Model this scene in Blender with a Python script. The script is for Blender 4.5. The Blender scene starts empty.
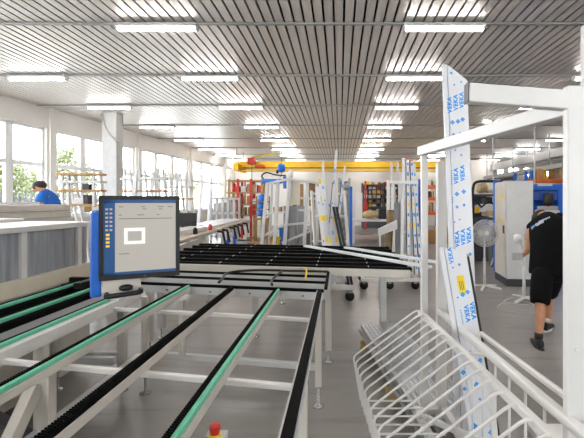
import bpy, math, random
from mathutils import Vector, Matrix
random.seed(7)
S = bpy.context.scene
C = S.collection
PI = math.pi
V = Vector
CAM_H = 1.6

def P(px, py, Y):
    """point of the hall seen at photograph position (px, py) at depth Y"""
    return V(((px-340)/400*Y, Y, CAM_H-(py-202)/400*Y))

# ---------------------------------------------------------------- materials
def lin(c):
    c /= 255.0
    return c/12.92 if c <= .04045 else ((c+.055)/1.055)**2.4
def rgb(h):
    return (lin(int(h[0:2], 16)), lin(int(h[2:4], 16)), lin(int(h[4:6], 16)), 1)
MATS = {}
def mat(name, col, rough=.5, metal=0, var=.06, scale=6, bump=0, bscale=60, spec=.5, stretch=None):
    if name in MATS: return MATS[name]
    m = bpy.data.materials.new(name); m.use_nodes = True
    nt = m.node_tree; b = nt.nodes['Principled BSDF']
    b.inputs['Roughness'].default_value = rough
    b.inputs['Metallic'].default_value = metal
    b.inputs['Specular IOR Level'].default_value = spec
    tc = nt.nodes.new('ShaderNodeTexCoord')
    mp = nt.nodes.new('ShaderNodeMapping')
    if stretch: mp.inputs['Scale'].default_value = stretch
    nt.links.new(tc.outputs['Object'], mp.inputs['Vector'])
    n = nt.nodes.new('ShaderNodeTexNoise'); n.inputs['Scale'].default_value = scale
    n.inputs['Detail'].default_value = 4
    nt.links.new(mp.outputs['Vector'], n.inputs['Vector'])
    r = nt.nodes.new('ShaderNodeValToRGB')
    c = rgb(col)
    r.color_ramp.elements[0].position = .3; r.color_ramp.elements[1].position = .7
    r.color_ramp.elements[0].color = tuple(max(0, x*(1-var)) for x in c[:3])+(1,)
    r.color_ramp.elements[1].color = tuple(min(1, x*(1+var)) for x in c[:3])+(1,)
    nt.links.new(n.outputs['Fac'], r.inputs['Fac'])
    nt.links.new(r.outputs['Color'], b.inputs['Base Color'])
    if bump:
        n2 = nt.nodes.new('ShaderNodeTexNoise'); n2.inputs['Scale'].default_value = bscale
        nt.links.new(mp.outputs['Vector'], n2.inputs['Vector'])
        bp = nt.nodes.new('ShaderNodeBump'); bp.inputs['Strength'].default_value = bump
        nt.links.new(n2.outputs['Fac'], bp.inputs['Height'])
        nt.links.new(bp.outputs['Normal'], b.inputs['Normal'])
    MATS[name] = m
    return m
def emit(name, col, strength):
    m = bpy.data.materials.new(name); m.use_nodes = True
    nt = m.node_tree; b = nt.nodes['Principled BSDF']
    b.inputs['Base Color'].default_value = rgb(col)
    b.inputs['Emission Color'].default_value = rgb(col)
    b.inputs['Emission Strength'].default_value = strength
    b.inputs['Roughness'].default_value = .4
    MATS[name] = m
    return m

white = mat('white_powder_coat', 'DCDAD6', .35, var=.03)
offwhite = mat('off_white_paint', 'C6C1B7', .4, var=.04)
beige = mat('machine_beige', 'CBC6BB', .45, var=.05)
grey = mat('grey_paint', 'A3A2A0', .45, var=.05)
lgrey = mat('light_grey_paint', 'C4C4C2', .4, var=.04)
dgrey = mat('dark_grey_paint', '55565A', .5)
black = mat('black_plastic', '0E0E0F', .5)
rubber = mat('black_brush', '080808', .95, spec=.15, var=.3, scale=200, bump=.6, bscale=350)
green = mat('green_belt', '62BE9C', .5, var=.06, scale=40)
alu = mat('brushed_aluminium', 'B9BCBE', .32, .85, var=.1, scale=12, stretch=(14, .6, 14))
steel = mat('zinc_steel', '9A9C9E', .35, .8)
chrome = mat('steel_foot', 'B4B4B2', .25, .9)
blue = mat('blue_paint', '1568C4', .4)
blue2 = mat('strong_blue_paint', '0F5FC0', .45)
red = mat('red_paint', 'C22A1E', .4)
yellow = mat('crane_yellow', 'F0BE12', .45)
orange = mat('rack_orange', 'D9601F', .5)
wood = mat('pale_wood', 'A37E4E', .6, var=.18, scale=4, stretch=(1, 12, 12))
cardboard = mat('cardboard', 'A87C4C', .8, var=.1)
cream = mat('cream_plastic', 'DCD3BF', .5)
film = mat('white_film', 'D8D9DC', .3, var=.02, bump=.05, bscale=25)
inkblue = mat('film_print_blue', '1E93E0', .4, var=.1, scale=80)
inkyellow = mat('yellow_label', 'F2D21A', .5)
wallm = mat('wall_plaster', 'D9D6D0', .8, var=.03, scale=1.5, bump=.05)
framem = mat('window_frame_white', 'E4E4E2', .4, var=.02)
skin = mat('skin', 'C08A68', .55, var=.08, scale=20)
hairm = mat('dark_brown_hair', '2A1D15', .7, var=.35, scale=90, bump=.6, bscale=200)
blackcloth = mat('black_cotton', '07080A', .95, spec=.2, var=.2, scale=30, bump=.15, bscale=25)
shortcloth = mat('black_shorts_cloth', '0B0C0E', .95, spec=.2, var=.2, scale=30, bump=.2, bscale=20)
bluecloth = mat('blue_cotton', '1A62B8', .85, var=.15, scale=18, bump=.2, bscale=14)
leafm = mat('leaf', '646B42', .7, var=.35, scale=3)
bark = mat('bark', '6F6048', .9, var=.3)
greyfilm = mat('grey_sheet', '8E8E90', .4)
tan = mat('beige_cloth', 'B49C74', .9, var=.25, scale=14)

def streak_mat():
    m = bpy.data.materials.new('streaked_panel'); m.use_nodes = True
    nt = m.node_tree; b = nt.nodes['Principled BSDF']
    tc = nt.nodes.new('ShaderNodeTexCoord'); mp = nt.nodes.new('ShaderNodeMapping')
    mp.inputs['Scale'].default_value = (1, 9, .8)
    n = nt.nodes.new('ShaderNodeTexNoise'); n.inputs['Scale'].default_value = 2.2; n.inputs['Detail'].default_value = 6
    r = nt.nodes.new('ShaderNodeValToRGB')
    r.color_ramp.elements[0].position = .25; r.color_ramp.elements[1].position = .75
    r.color_ramp.elements[0].color = rgb('7C7F86'); r.color_ramp.elements[1].color = rgb('AEB0B6')
    nt.links.new(tc.outputs['Object'], mp.inputs[0]); nt.links.new(mp.outputs[0], n.inputs['Vector'])
    nt.links.new(n.outputs['Fac'], r.inputs['Fac']); nt.links.new(r.outputs[0], b.inputs['Base Color'])
    b.inputs['Roughness'].default_value = .3
    return m
streak = streak_mat()

def floor_mat():
    m = bpy.data.materials.new('polished_concrete'); m.use_nodes = True
    nt = m.node_tree; b = nt.nodes['Principled BSDF']
    tc = nt.nodes.new('ShaderNodeTexCoord')
    n = nt.nodes.new('ShaderNodeTexNoise'); n.inputs['Scale'].default_value = .55; n.inputs['Detail'].default_value = 7; n.inputs['Roughness'].default_value = .62
    r = nt.nodes.new('ShaderNodeValToRGB')
    r.color_ramp.elements[0].position = .3; r.color_ramp.elements[1].position = .72
    r.color_ramp.elements[0].color = rgb('7F7C77'); r.color_ramp.elements[1].color = rgb('989590')
    nt.links.new(tc.outputs['Object'], n.inputs['Vector']); nt.links.new(n.outputs['Fac'], r.inputs['Fac'])
    # dark scuffs of the trolley wheels
    mp = nt.nodes.new('ShaderNodeMapping'); mp.inputs['Scale'].default_value = (.5, 3.2, 1); mp.inputs['Rotation'].default_value = (0, 0, .3)
    n3 = nt.nodes.new('ShaderNodeTexNoise'); n3.inputs['Scale'].default_value = 2.0; n3.inputs['Detail'].default_value = 8
    r3 = nt.nodes.new('ShaderNodeValToRGB'); r3.color_ramp.elements[0].position = .34; r3.color_ramp.elements[1].position = .46
    r3.color_ramp.elements[0].color = (.72, .72, .72, 1); r3.color_ramp.elements[1].color = (1, 1, 1, 1)
    nt.links.new(tc.outputs['Object'], mp.inputs[0]); nt.links.new(mp.outputs[0], n3.inputs['Vector']); nt.links.new(n3.outputs['Fac'], r3.inputs['Fac'])
    mx = nt.nodes.new('ShaderNodeMixRGB'); mx.blend_type = 'MULTIPLY'; mx.inputs[0].default_value = .7
    nt.links.new(r.outputs[0], mx.inputs[1]); nt.links.new(r3.outputs[0], mx.inputs[2]); nt.links.new(mx.outputs[0], b.inputs['Base Color'])
    b.inputs['Roughness'].default_value = .33
    return m
concrete = floor_mat()

def glass_mat():
    m = bpy.data.materials.new('window_glass'); m.use_nodes = True
    nt = m.node_tree; nt.nodes.remove(nt.nodes['Principled BSDF'])
    out = nt.nodes['Material Output']
    t = nt.nodes.new('ShaderNodeBsdfTransparent'); g = nt.nodes.new('ShaderNodeBsdfGlossy')
    g.inputs['Roughness'].default_value = .02
    n = nt.nodes.new('ShaderNodeTexNoise'); n.inputs['Scale'].default_value = 1
    t.inputs['Color'].default_value = (.95, .97, .97, 1)
    mx = nt.nodes.new('ShaderNodeMixShader'); mx.inputs[0].default_value = .06
    nt.links.new(t.outputs[0], mx.inputs[1]); nt.links.new(g.outputs[0], mx.inputs[2]); nt.links.new(mx.outputs[0], out.inputs['Surface'])
    return m
glass = glass_mat()
def clear_mat(name, fac, col):
    m = bpy.data.materials.new(name); m.use_nodes = True
    nt = m.node_tree; b = nt.nodes['Principled BSDF']
    b.inputs['Base Color'].default_value = rgb(col); b.inputs['Roughness'].default_value = .3
    b.inputs['Alpha'].default_value = fac
    return m
meshm = clear_mat('fan_guard_mesh', .35, 'B8BABC')

lampm = emit('tube_diffuser', 'FFF9F6', 22)

# ---------------------------------------------------------------- mesh building
class MB:
    def __init__(s): s.v = []; s.f = []; s.m = []; s.mi = 0; s.sm = []
    def _add(s, vs, fs, smooth=False):
        b = len(s.v); s.v += [V(x) for x in vs]
        for f in fs: s.f.append([b+i for i in f]); s.m.append(s.mi); s.sm.append(smooth)
        return s
    def box(s, c, d, rz=0, M=None):
        x, y, z = d[0]/2, d[1]/2, d[2]/2
        vs = [V((a*x, b*y, e*z)) for e in (-1, 1) for b in (-1, 1) for a in (-1, 1)]
        if rz: M = Matrix.Rotation(rz, 3, 'Z')
        if M: vs = [M @ q for q in vs]
        c = V(c)
        return s._add([q+c for q in vs], [(0, 2, 3, 1), (4, 5, 7, 6), (0, 1, 5, 4), (2, 6, 7, 3), (0, 4, 6, 2), (1, 3, 7, 5)])
    def span(s, x0, x1, y0, y1, z0, z1):
        return s.box(((x0+x1)/2, (y0+y1)/2, (z0+z1)/2), (abs(x1-x0), abs(y1-y0), abs(z1-z0)))
    def bar(s, a, b, w, h, up=(0, 0, 1)):
        a, b = V(a), V(b); d = (b-a); L = d.length; d.normalize()
        up = V(up)
        if abs(d.dot(up)) > .98: up = V((0, 1, 0)) if abs(d.y) < .9 else V((1, 0, 0))
        r = d.cross(up).normalized(); u = r.cross(d).normalized()
        M = Matrix((r, d, u)).transposed()
        return s.box((a+b)/2, (w, L, h), M=M)
    def tube(s, pts, r, n=8, cap=True):
        pts = [V(p) for p in pts]
        t0 = (pts[1]-pts[0]).normalized()
        ref = V((0, 0, 1)) if abs(t0.z) < .9 else V((1, 0, 0))
        u = t0.cross(ref).normalized()
        vs = []; fs = []
        for i, p in enumerate(pts):
            if i == 0: t = t0
            elif i == len(pts)-1: t = (pts[-1]-pts[-2]).normalized()
            else: t = ((pts[i+1]-p).normalized()+(p-pts[i-1]).normalized()).normalized()
            u = (u-t*u.dot(t)).normalized(); w = t.cross(u)
            rr = r[i] if isinstance(r, (list, tuple)) else r
            vs += [p+(u*math.cos(2*PI*k/n)+w*math.sin(2*PI*k/n))*rr for k in range(n)]
        for i in range(len(pts)-1):
            for k in range(n):
                a = i*n+k; b = i*n+(k+1) % n
                fs.append((a, b, b+n, a+n))
        s._add(vs, fs, True)
        if cap:
            b = len(s.v)-len(vs)
            s.f.append([b+k for k in range(n)][::-1]); s.m.append(s.mi); s.sm.append(False)
            e = len(s.v)-n
            s.f.append([e+k for k in range(n)]); s.m.append(s.mi); s.sm.append(False)
        return s
    def lathe(s, c, prof, n=20, axis='Z'):
        c = V(c); vs = []; fs = []
        ax = {'Z': (V((1, 0, 0)), V((0, 1, 0)), V((0, 0, 1))), 'Y': (V((1, 0, 0)), V((0, 0, 1)), V((0, 1, 0))), 'X': (V((0, 1, 0)), V((0, 0, 1)), V((1, 0, 0)))}[axis] if isinstance(axis, str) else axis
        for r, h in prof:
            vs += [c+ax[0]*r*math.cos(2*PI*k/n)+ax[1]*r*math.sin(2*PI*k/n)+ax[2]*h for k in range(n)]
        for i in range(len(prof)-1):
            for k in range(n):
                a = i*n+k; b = i*n+(k+1) % n
                fs.append((a, b, b+n, a+n))
        fs.append(tuple(range(n))[::-1]); fs.append(tuple((len(prof)-1)*n+k for k in range(n)))
        return s._add(vs, fs, True)
    def loft(s, rings, n=20):
        """rings: (centre, rx, ry, u, v)"""
        vs = []; fs = []
        for c, rx, ry, u, w in rings:
            c, u, w = V(c), V(u), V(w)
            vs += [c+u*rx*math.cos(2*PI*k/n)+w*ry*math.sin(2*PI*k/n) for k in range(n)]
        for i in range(len(rings)-1):
            for k in range(n):
                a = i*n+k; b = i*n+(k+1) % n
                fs.append((a, b, b+n, a+n))
        fs.append(tuple(range(n))[::-1]); fs.append(tuple((len(rings)-1)*n+k for k in range(n)))
        return s._add(vs, fs, True)
    def quad(s, a, b, c, d): return s._add([a, b, c, d], [(0, 1, 2, 3)])
    def prism(s, poly, d):
        n = len(poly); d = V(d)
        vs = [V(p) for p in poly]+[V(p)+d for p in poly]
        fs = [tuple(range(n))[::-1], tuple(range(n, 2*n))]+[(i, (i+1) % n, (i+1) % n+n, i+n) for i in range(n)]
        return s._add(vs, fs)
    def build(s, name, mats, parent=None, local=False, bevel=0, subd=0, root=None):
        me = bpy.data.meshes.new(name)
        vs = s.v
        rt = root or parent
        while rt is not None and rt.parent is not None: rt = rt.parent
        if rt is not None and not local:
            M = (Matrix.Translation(rt.location) @ Matrix.Rotation(rt.rotation_euler.z, 4, 'Z')).inverted()
            vs = [M @ q for q in vs]
        me.from_pydata([tuple(q) for q in vs], [], s.f)
        for m in (mats if isinstance(mats, (list, tuple)) else [mats]): me.materials.append(m)
        me.polygons.foreach_set('material_index', s.m)
        me.polygons.foreach_set('use_smooth', s.sm)
        me.update()
        o = bpy.data.objects.new(name, me); C.objects.link(o)
        if parent is not None: o.parent = parent
        import bmesh
        bm = bmesh.new(); bm.from_mesh(me); bmesh.ops.recalc_face_normals(bm, faces=bm.faces); bm.to_mesh(me); bm.free()
        if bevel:
            b = o.modifiers.new('edge', 'BEVEL'); b.width = bevel; b.segments = 2; b.limit_method = 'ANGLE'
        if subd:
            b = o.modifiers.new('smooth', 'SUBSURF'); b.levels = subd; b.render_levels = subd
        return o
def tag(o, label, cat, group=None, kind=None):
    o['label'] = label; o['category'] = cat
    if group: o['group'] = group
    if kind: o['kind'] = kind
    return o
def thing(name, label, cat, loc=(0, 0, 0), rz=0, group=None):
    o = bpy.data.objects.new(name, None); C.objects.link(o)
    o.location = loc; o.rotation_euler = (0, 0, rz); o.empty_display_size = .1
    return tag(o, label, cat, group)
def struct(o): o['kind'] = 'structure'; return o
def dup(root, loc, label, rz=None, group=None):
    r = root.copy(); C.objects.link(r); r.location = loc; r['label'] = label
    if rz is not None: r.rotation_euler = (0, 0, rz)
    if group: r['group'] = group
    for ch in list(root.children):
        c = ch.copy(); C.objects.link(c); c.parent = r
        for g in ch.children:
            d = g.copy(); C.objects.link(d); d.parent = c
    return r
ORD = ['first', 'second', 'third', 'fourth', 'fifth', 'sixth', 'seventh', 'eighth', 'ninth', 'tenth', 'eleventh', 'twelfth', 'thirteenth', 'fourteenth', 'fifteenth', 'sixteenth', 'seventeenth', 'eighteenth', 'nineteenth', 'twentieth']

# ---------------------------------------------------------------- camera, world
cam = bpy.data.cameras.new('camera'); co = bpy.data.objects.new('camera', cam); C.objects.link(co)
co.location = (0, 0, CAM_H); co.rotation_euler = (PI/2, 0, 0)
cam.sensor_fit = 'HORIZONTAL'; cam.sensor_width = 36; cam.lens = 36*400/584
cam.shift_x = -48/584; cam.shift_y = -17/584; cam.clip_start = .05; cam.clip_end = 300
S.camera = co
w = bpy.data.worlds.new('overcast_sky'); S.world = w; w.use_nodes = True
nt = w.node_tree; bg = nt.nodes['Background']
tc = nt.nodes.new('ShaderNodeTexCoord'); sx = nt.nodes.new('ShaderNodeSeparateXYZ'); rp = nt.nodes.new('ShaderNodeValToRGB')
nt.links.new(tc.outputs['Generated'], sx.inputs[0]); nt.links.new(sx.outputs['Z'], rp.inputs['Fac'])
rp.color_ramp.elements[0].position = 0; rp.color_ramp.elements[0].color = (.97, .965, 1, 1)
rp.color_ramp.elements[1].position = .6; rp.color_ramp.elements[1].color = (.86, .9, 1, 1)
nt.links.new(rp.outputs[0], bg.inputs['Color']); bg.inputs['Strength'].default_value = 7.0
S.view_settings.view_transform = 'Standard'; S.view_settings.look = 'None'
S.view_settings.gamma = 1; S.view_settings.use_curve_mapping = False
S.view_settings.exposure = 1.1
S.cycles.use_denoising = True
S.cycles.max_bounces = 8; S.cycles.diffuse_bounces = 5; S.cycles.transparent_max_bounces = 16
S.cycles.sample_clamp_indirect = 8

# ---------------------------------------------------------------- the hall
HZ = 4.45
YF = 27.0
def wallx(Y): return -10.23+.116*Y
m = MB().span(-12, 16.2, -4, YF+.3, -.2, 0); struct(m.build('floor', concrete))
m = MB().span(-60, -11.9, -10, 60, -.6, -.3); struct(m.build('ground', mat('paved_ground', 'B9B7B2', .9, var=.1)))
slat = mat('ceiling_slat', 'E4DED8', .38, .42, var=.03, scale=1.2)
slatback = mat('ceiling_void', '4A4948', .9)
m = MB(); x = -10.6; pitch = .157
while x < 16.1:
    for (a, b, z0, z1) in ((0, .13, HZ, HZ+.004), (0, .004, HZ, HZ+.03), (.126, .13, HZ, HZ+.03)):
        m.span(x+a, x+b, -4, YF+.2, z0, z1)
    x += pitch
m.mi = 1; m.span(-10.7, 16.2, -4, YF+.2, HZ+.1, HZ+.16)
struct(m.build('ceiling', [slat, slatback]))
ROWS = [.7, 3.5, 6.35, 8.94, 11.72, 14.77, 17.87, 20.9, 23.7, 26.2]
k = 0
for Y in ROWS:
    k += 1
    m = MB().span(-10.3, 16, Y-.03, Y+.03, HZ-.035, HZ-.012)
    m.span(-10.3, 16, Y-.005, Y+.005, HZ-.012, HZ)
    struct(m.build('trim_%d' % k, grey))

# left wall: sill wall, head band, piers every 4.3 m, windows
def wl(Y, off=0): return V((wallx(Y)+off, Y, 0))
m = MB()
def wall_seg(m, y0, y1, z0, z1, t=.3, off=0):
    a, b = wl(y0, off), wl(y1, off)
    m.prism([(a.x, a.y, z0), (b.x, b.y, z0), (b.x, b.y, z1), (a.x, a.y, z1)], (-t, 0, 0))
PIERS = [-.7, 3.6, 7.9, 12.24, 16.55, 20.95, 25.35]
wall_seg(m, -4, YF, 0, 1.15); wall_seg(m, -4, YF, 3.84, HZ+.05)
for y in PIERS: wall_seg(m, y-.18, y+.18, 1.15, 3.84)
wall_seg(m, -4, -.88, 1.15, 3.84); wall_seg(m, 26.4, YF, 1.15, 3.84)
struct(m.build('wall_left', wallm))
m = MB()
for y in PIERS[2:]: wall_seg(m, y-.12, y+.12, 0, HZ, .06, .06)
struct(m.build('pilaster_wall_left', wallm))
wn = 0
bays = [(-.52, 3.42), (3.78, 7.72), (8.08, 12.06), (12.42, 16.37), (16.73, 20.77), (21.13, 25.17), (25.53, 26.4)]
for (a, b) in bays:
    wn += 1
    fr = MB(); pn = MB()
    n = 3 if b-a > 2 else 1
    zs = [1.15, 2.7, 3.84]
    def fb(y0, y1, z0, z1): wall_seg(fr, y0, y1, z0, z1, .08, -.1)
    fb(a, b, 1.15, 1.23); fb(a, b, 3.76, 3.84); fb(a, b, 2.66, 2.78)
    cuts = [a+(b-a)*i/n for i in range(n+1)]
    if n == 3: cuts[1] = a+(1.2 if a > 12 else 1.42 if a > 8 else 1.3); cuts[2] = a+(2.6 if a > 12 else 2.88 if a > 8 else 2.6)
    for i in range(n+1):
        y = cuts[i]
        ww = .06 if i in (0, n) else .11
        fb(max(a, y-ww), min(b, y+ww), 1.15, 3.84)
    for i in range(n):
        y0 = cuts[i]; y1 = cuts[i+1]
        wall_seg(pn, y0+.05, y1-.05, 1.2, 3.8, .008, -.135)
    f = struct(fr.build('window_%d' % wn, framem)); p = pn.build('pane', glass, f)
    sl = MB(); wall_seg(sl, a, b, 1.1, 1.15, .16, .1); s2 = sl.build('window_sill', framem, f)
# ends
m = MB()
m.span(-8, 16.2, YF, YF+.3, 0, 3.3); m.span(-8, 16.2, YF, YF+.3, 3.95, HZ+.05)
m.span(-8, 10.6, YF, YF+.3, 3.3, 3.95); m.span(14.6, 16.2, YF, YF+.3, 3.3, 3.95)
struct(m.build('wall_back', wallm))
for (a, b) in ((10.6, 11.1), (11.35, 12.15), (12.4, 13.5), (13.7, 14.6)):
    wn += 1; fr = MB()
    fr.span(a-.12, a+.05, YF+.05, YF+.15, 3.3, 3.95).span(b-.05, b+.13, YF+.05, YF+.15, 3.3, 3.95).span(a, b, YF+.05, YF+.15, 3.3, 3.36).span(a, b, YF+.05, YF+.15, 3.89, 3.95)
    fr.span((a+b)/2-.03, (a+b)/2+.03, YF+.05, YF+.15, 3.3, 3.95)
    f = struct(fr.build('window_%d' % wn, framem)); MB().span(a, b, YF+.09, YF+.1, 3.34, 3.92).build('pane', glass, f)
struct(MB().span(16, 16.2, -4, YF, 0, HZ+.05).build('wall_right', wallm))
m = MB().span(-11, 16.2, -4.3, -4, 0, 1.0).span(-11, 16.2, -4.3, -4, 3.9, HZ+.05)
for a, b in ((-11, -5.5), (-2.7, 2.9), (5.7, 16.2)): m.span(a, b, -4.3, -4, 1.0, 3.9)
struct(m.build('wall_front', wallm))
for a, b in ((-5.5, -2.7), (2.9, 5.7)):  # unseen windows behind the camera, added to brighten the foreground
    wn += 1; fr = MB()
    for i in range(4): x = a+.05+(b-a-.1)*i/3; fr.span(x-.05, x+.05, -4.2, -4.1, 1.0, 3.9)
    fr.span(a, b, -4.2, -4.1, 1.0, 1.08).span(a, b, -4.2, -4.1, 3.82, 3.9).span(a, b, -4.2, -4.1, 2.6, 2.7)
    f = struct(fr.build('window_%d' % wn, framem)); MB().span(a+.05, b-.05, -4.156, -4.15, 1.05, 3.85).build('pane', glass, f)
# the free-standing white column in front of the windows
cp = P(112, 110, 12.9)
m = MB().box((cp.x+.02, 12.9, HZ/2), (.48, .4, HZ))
pc = struct(m.build('column', mat('column_grey', 'B2B2B0', .6), bevel=.015))
m = MB().tube([(cp.x-.2, 12.67, HZ-.05), (cp.x-.12, 12.67, HZ-.4), (cp.x+.05, 12.67, HZ-.7), (cp.x+.25, 12.67, HZ-.9), (cp.x+.28, 12.8, HZ-.95)], .022, 6)
m.build('cable', grey, pc)
# dark steel columns by the left wall
# ---------------------------------------------------------------- ceiling lamps
COLS = [(-6.75, 'line beside the windows'), (-2.9, 'second line from the windows'), (1.65, 'third line from the windows'), (5.85, 'fourth line from the windows'), (9.8, 'fifth line from the windows')]
lamp0 = None
for ci, (X, cn) in enumerate(COLS):
    vis = 0
    for ri, Y in enumerate(ROWS):
        if ri >= 2: vis += 1
        else: continue
        lab = 'lit fluorescent ceiling lamp, %s from the near end of the %s' % (ORD[vis-1], cn)
        loc = (X, Y, HZ-.035)
        if lamp0 is None:
            lamp0 = thing('ceiling_lamp', lab, 'lamp', loc, group='fluorescent ceiling lamps')
            MB().span(-.64, .64, -.085, .085, -.05, 0).build('housing', lgrey, lamp0, local=True)
            m = MB().loft([((x, 0, -.07), .05*s, .026*s, (0, 1, 0), (0, 0, 1)) for x, s in ((-.615, .9), (-.6, 1), (.6, 1), (.615, .9))], 14)
            m.build('diffuser', lampm, lamp0, local=True)
            for sx_ in (-1, 1): MB().span(sx_*.64, sx_*.61, -.05, .05, -.1, -.03).build('end_cap', lgrey, lamp0, local=True)
        else: dup(lamp0, loc, lab)
# unseen lamp rows overhead at the near end, added for the lighting
for X in (-6.75, -2.9, 1.65, 5.85, 9.8):
    for Y in ROWS[:2]: dup(lamp0, (X, Y, HZ-.035), 'unseen fluorescent ceiling lamp added to light the near end of the hall')
# ================================================================ FOREGROUND: rail table
def foot(m, x, y, z1):
    m.lathe((x, y, 0), [(.045, 0), (.045, .008), (.018, .02), (.011, .022), (.011, z1)], 14)
def yend(X): return 3.2-.19*(X+.16)
tb = thing('rail_conveyor_table', 'large white framed rail table with green belts and black brush strips in the foreground', 'conveyor table', (-.8, 2.0, 0))
def ribbed(m, x0, x1, y0, y1, z0, z1, p=.014):
    m.span(x0, x1, y0, y1, z0, z1-.008)
    y = y0
    while y < y1-p:
        m.span(x0, x1, y+.002, y+p*.6, z1-.008, z1); y += p
for X, kind in ((-.16, 'b'), (-.51, 'ag'), (-.9, 'c'), (-1.3, 'ag')):
    ye = yend(X)
    m = MB().span(X-.02, X+.022, .55, ye, .832, .868)
    m.span(X+.016, X+.024, .55, ye, .862, .874)
    r = m.build('rail', offwhite if kind != 'b' else lgrey, tb, bevel=.003)
    if kind == 'b':
        m = MB().span(X-.018, X+.016, .55, ye, .868, .9); m.build('brush_strip', rubber, r)
        MB().span(X-.026, X-.019, .55, ye, .868, .896).build('guide_lip', lgrey, r)
    elif kind == 'c':
        m = MB(); ribbed(m, X-.016, X+.011, .55, ye, .868, .9); m.build('brush_strip', rubber, r)
    else:
        m = MB(); ribbed(m, X-.024, X-.004, .55, ye, .868, .897); m.build('brush_strip', rubber, r)
        m = MB().span(X-.002, X+.018, .55, ye, .872, .893); m.build('belt_strip', green, r, bevel=.004)
# heavy side beam with its belt
X = -1.68
r = MB().span(X-.05, X+.035, .6, 3.3, .80, .872).build('side_beam', white, tb, bevel=.004)
MB().span(X-.048, X-.03, .6, 3.3, .872, .892).build('brush_strip', rubber, r)
MB().span(X-.027, X-.005, .6, 3.3, .872, .893).build('belt_strip', green, r, bevel=.004)
# end beam and cross bars
def skewbar(m, x0, x1, y, w, z0, z1):
    ya, yb = y-.19*(x0+.16), y-.19*(x1+.16)
    m.prism([(x0, ya-w/2, z0), (x1, yb-w/2, z0), (x1, yb+w/2, z0), (x0, ya+w/2, z0)], (0, 0, z1-z0))
m = MB(); skewbar(m, -1.78, -.13, 3.24, .05, .81, .875)
e = m.build('end_beam', lgrey, tb, bevel=.003)
m = MB(); skewbar(m, -1.78, -.13, 3.22, .024, .875, .897); m.build('brush_strip', rubber, e)
m = MB()
for x in (-.3, -.75, -1.1, -1.5): m.lathe((x, 3.212-.19*(x+.16), .84), [(.008, 0), (.008, -.006)], 8, 'Y')
m.build('bolts', dgrey, e)
for y in (2.66, 1.7):
    m = MB(); skewbar(m, -1.72, -.18, y-.02, .028, .806, .831); m.build('crossbar', white, tb, bevel=.004)
m = MB(); skewbar(m, -1.63, -.19, 3.12, .05, .29, .335); m.build('stretcher', lgrey, tb, bevel=.004)
m = MB().span(-1.7, -1.65, 1.9, 3.35, .29, .335); m.build('stretcher', lgrey, tb, bevel=.004)
def tleg(x, y, w=.05, z1=.81):
    l = MB().span(x-w/2, x+w/2, y-w/2, y+w/2, .16, z1).build('leg', offwhite, tb, bevel=.004)
    m = MB(); foot(m, x, y, .17); m.build('levelling_foot', chrome, l)
tleg(-.17, 3.13); tleg(-1.63, 3.35); tleg(-1.37, 1.87, .055); tleg(-1.68, 2.25, .055); tleg(-.165, 1.72, .05); tleg(-1.68, 1.2, .065)
MB().span(-1.31, -1.27, 3.24, 3.29, .34, .8).build('strut', offwhite, tb, bevel=.003)
MB().bar((-1.40, 1.84, .76), (-1.42, 1.35, .12), .05, .06).build('brace', offwhite, tb, bevel=.004)
m = MB(); skewbar(m, -1.68, -1.37, 1.78, .05, .3, .35); m.build('stretcher', lgrey, tb, bevel=.004)

# emergency stop on its little box beside the second rail
ex, ey = P(215, 430, 1.35).x, 1.35
es = thing('emergency_stop', 'red mushroom emergency stop button on a small grey box at the bottom edge', 'button', (ex, ey, .74))
MB().span(ex-.035, ex+.035, ey-.035, ey+.035, .74, .812).build('box', lgrey, es, bevel=.004)
MB().lathe((ex, ey, .812), [(.02, 0), (.02, .006)], 20).build('collar', inkyellow, es)
MB().lathe((ex, ey, .818), [(.0155, 0), (.0155, .004), (.0175, .012), (.0178, .026), (.016, .031), (.01, .033)], 24).build('button', red, es)
m = MB().span(ex-.1, ex-.035, ey-.015, ey+.015, .745, .757).span(ex-.1, ex-.094, ey-.015, ey+.015, .745, .81); m.build('bracket', steel, es)
MB().lathe((ex-.025, ey-.02, .812), [(.006, 0), (.006, .003)], 10).build('screw', dgrey, es)

# ---------------------------------------------------------------- infeed belts in front of the profile magazine
ib = thing('infeed_conveyor', 'narrow infeed conveyor with two green belts and black brush beds beside the grey panelled machine', 'conveyor', (-2.15, 2.3, 0))
for X in (-2.3, -2.03):
    r = MB().span(X-.03, X+.03, 1.0, 3.55, .82, .87).build('rail', dgrey, ib, bevel=.003)
    MB().span(X-.014, X+.018, 1.0, 3.55, .874, .9).build('belt_strip', green, r, bevel=.004)
    m = MB(); ribbed(m, X-.06, X-.02, 1.0, 3.55, .85, .895); m.build('brush_strip', rubber, r)
    m = MB(); ribbed(m, X+.03, X+.075, 1.0, 3.55, .84, .885); m.build('brush_strip', rubber, r)
MB().span(-2.44, -1.80, 1.0, 3.5, .77, .80).build('tray', mat('tray_grey', '77777A', .5), ib)
m = MB().prism([(-1.93, 1.0, .84), (-1.80, 1.0, .79), (-1.80, 3.5, .79), (-1.93, 3.5, .84)], (0, 0, .012)); m.build('chute', mat('tray_grey', '77777A', .5), ib)
m = MB().span(-2.44, -1.82, 3.5, 3.6, .80, .88).span(-2.2, -2.14, 3.3, 3.5, .88, .93).span(-2.44, -1.9, 3.6, 3.64, .86, .92); m.build('end_frame', black, ib)
for x, y in ((-2.4, 3.4), (-1.85, 3.4), (-2.4, 1.6), (-1.85, 1.5)):
    l = MB().span(x-.03, x+.03, y-.03, y+.03, .12, .77).build('leg', offwhite, ib, bevel=.003)
    m = MB(); foot(m, x, y, .13); m.build('levelling_foot', chrome, l)
for y in (3.28, 3.4): MB().span(-2.4, -1.85, y-.025, y+.025, .27+.6*(y-3.28)*0, .33).build('stretcher', lgrey, ib)
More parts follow.
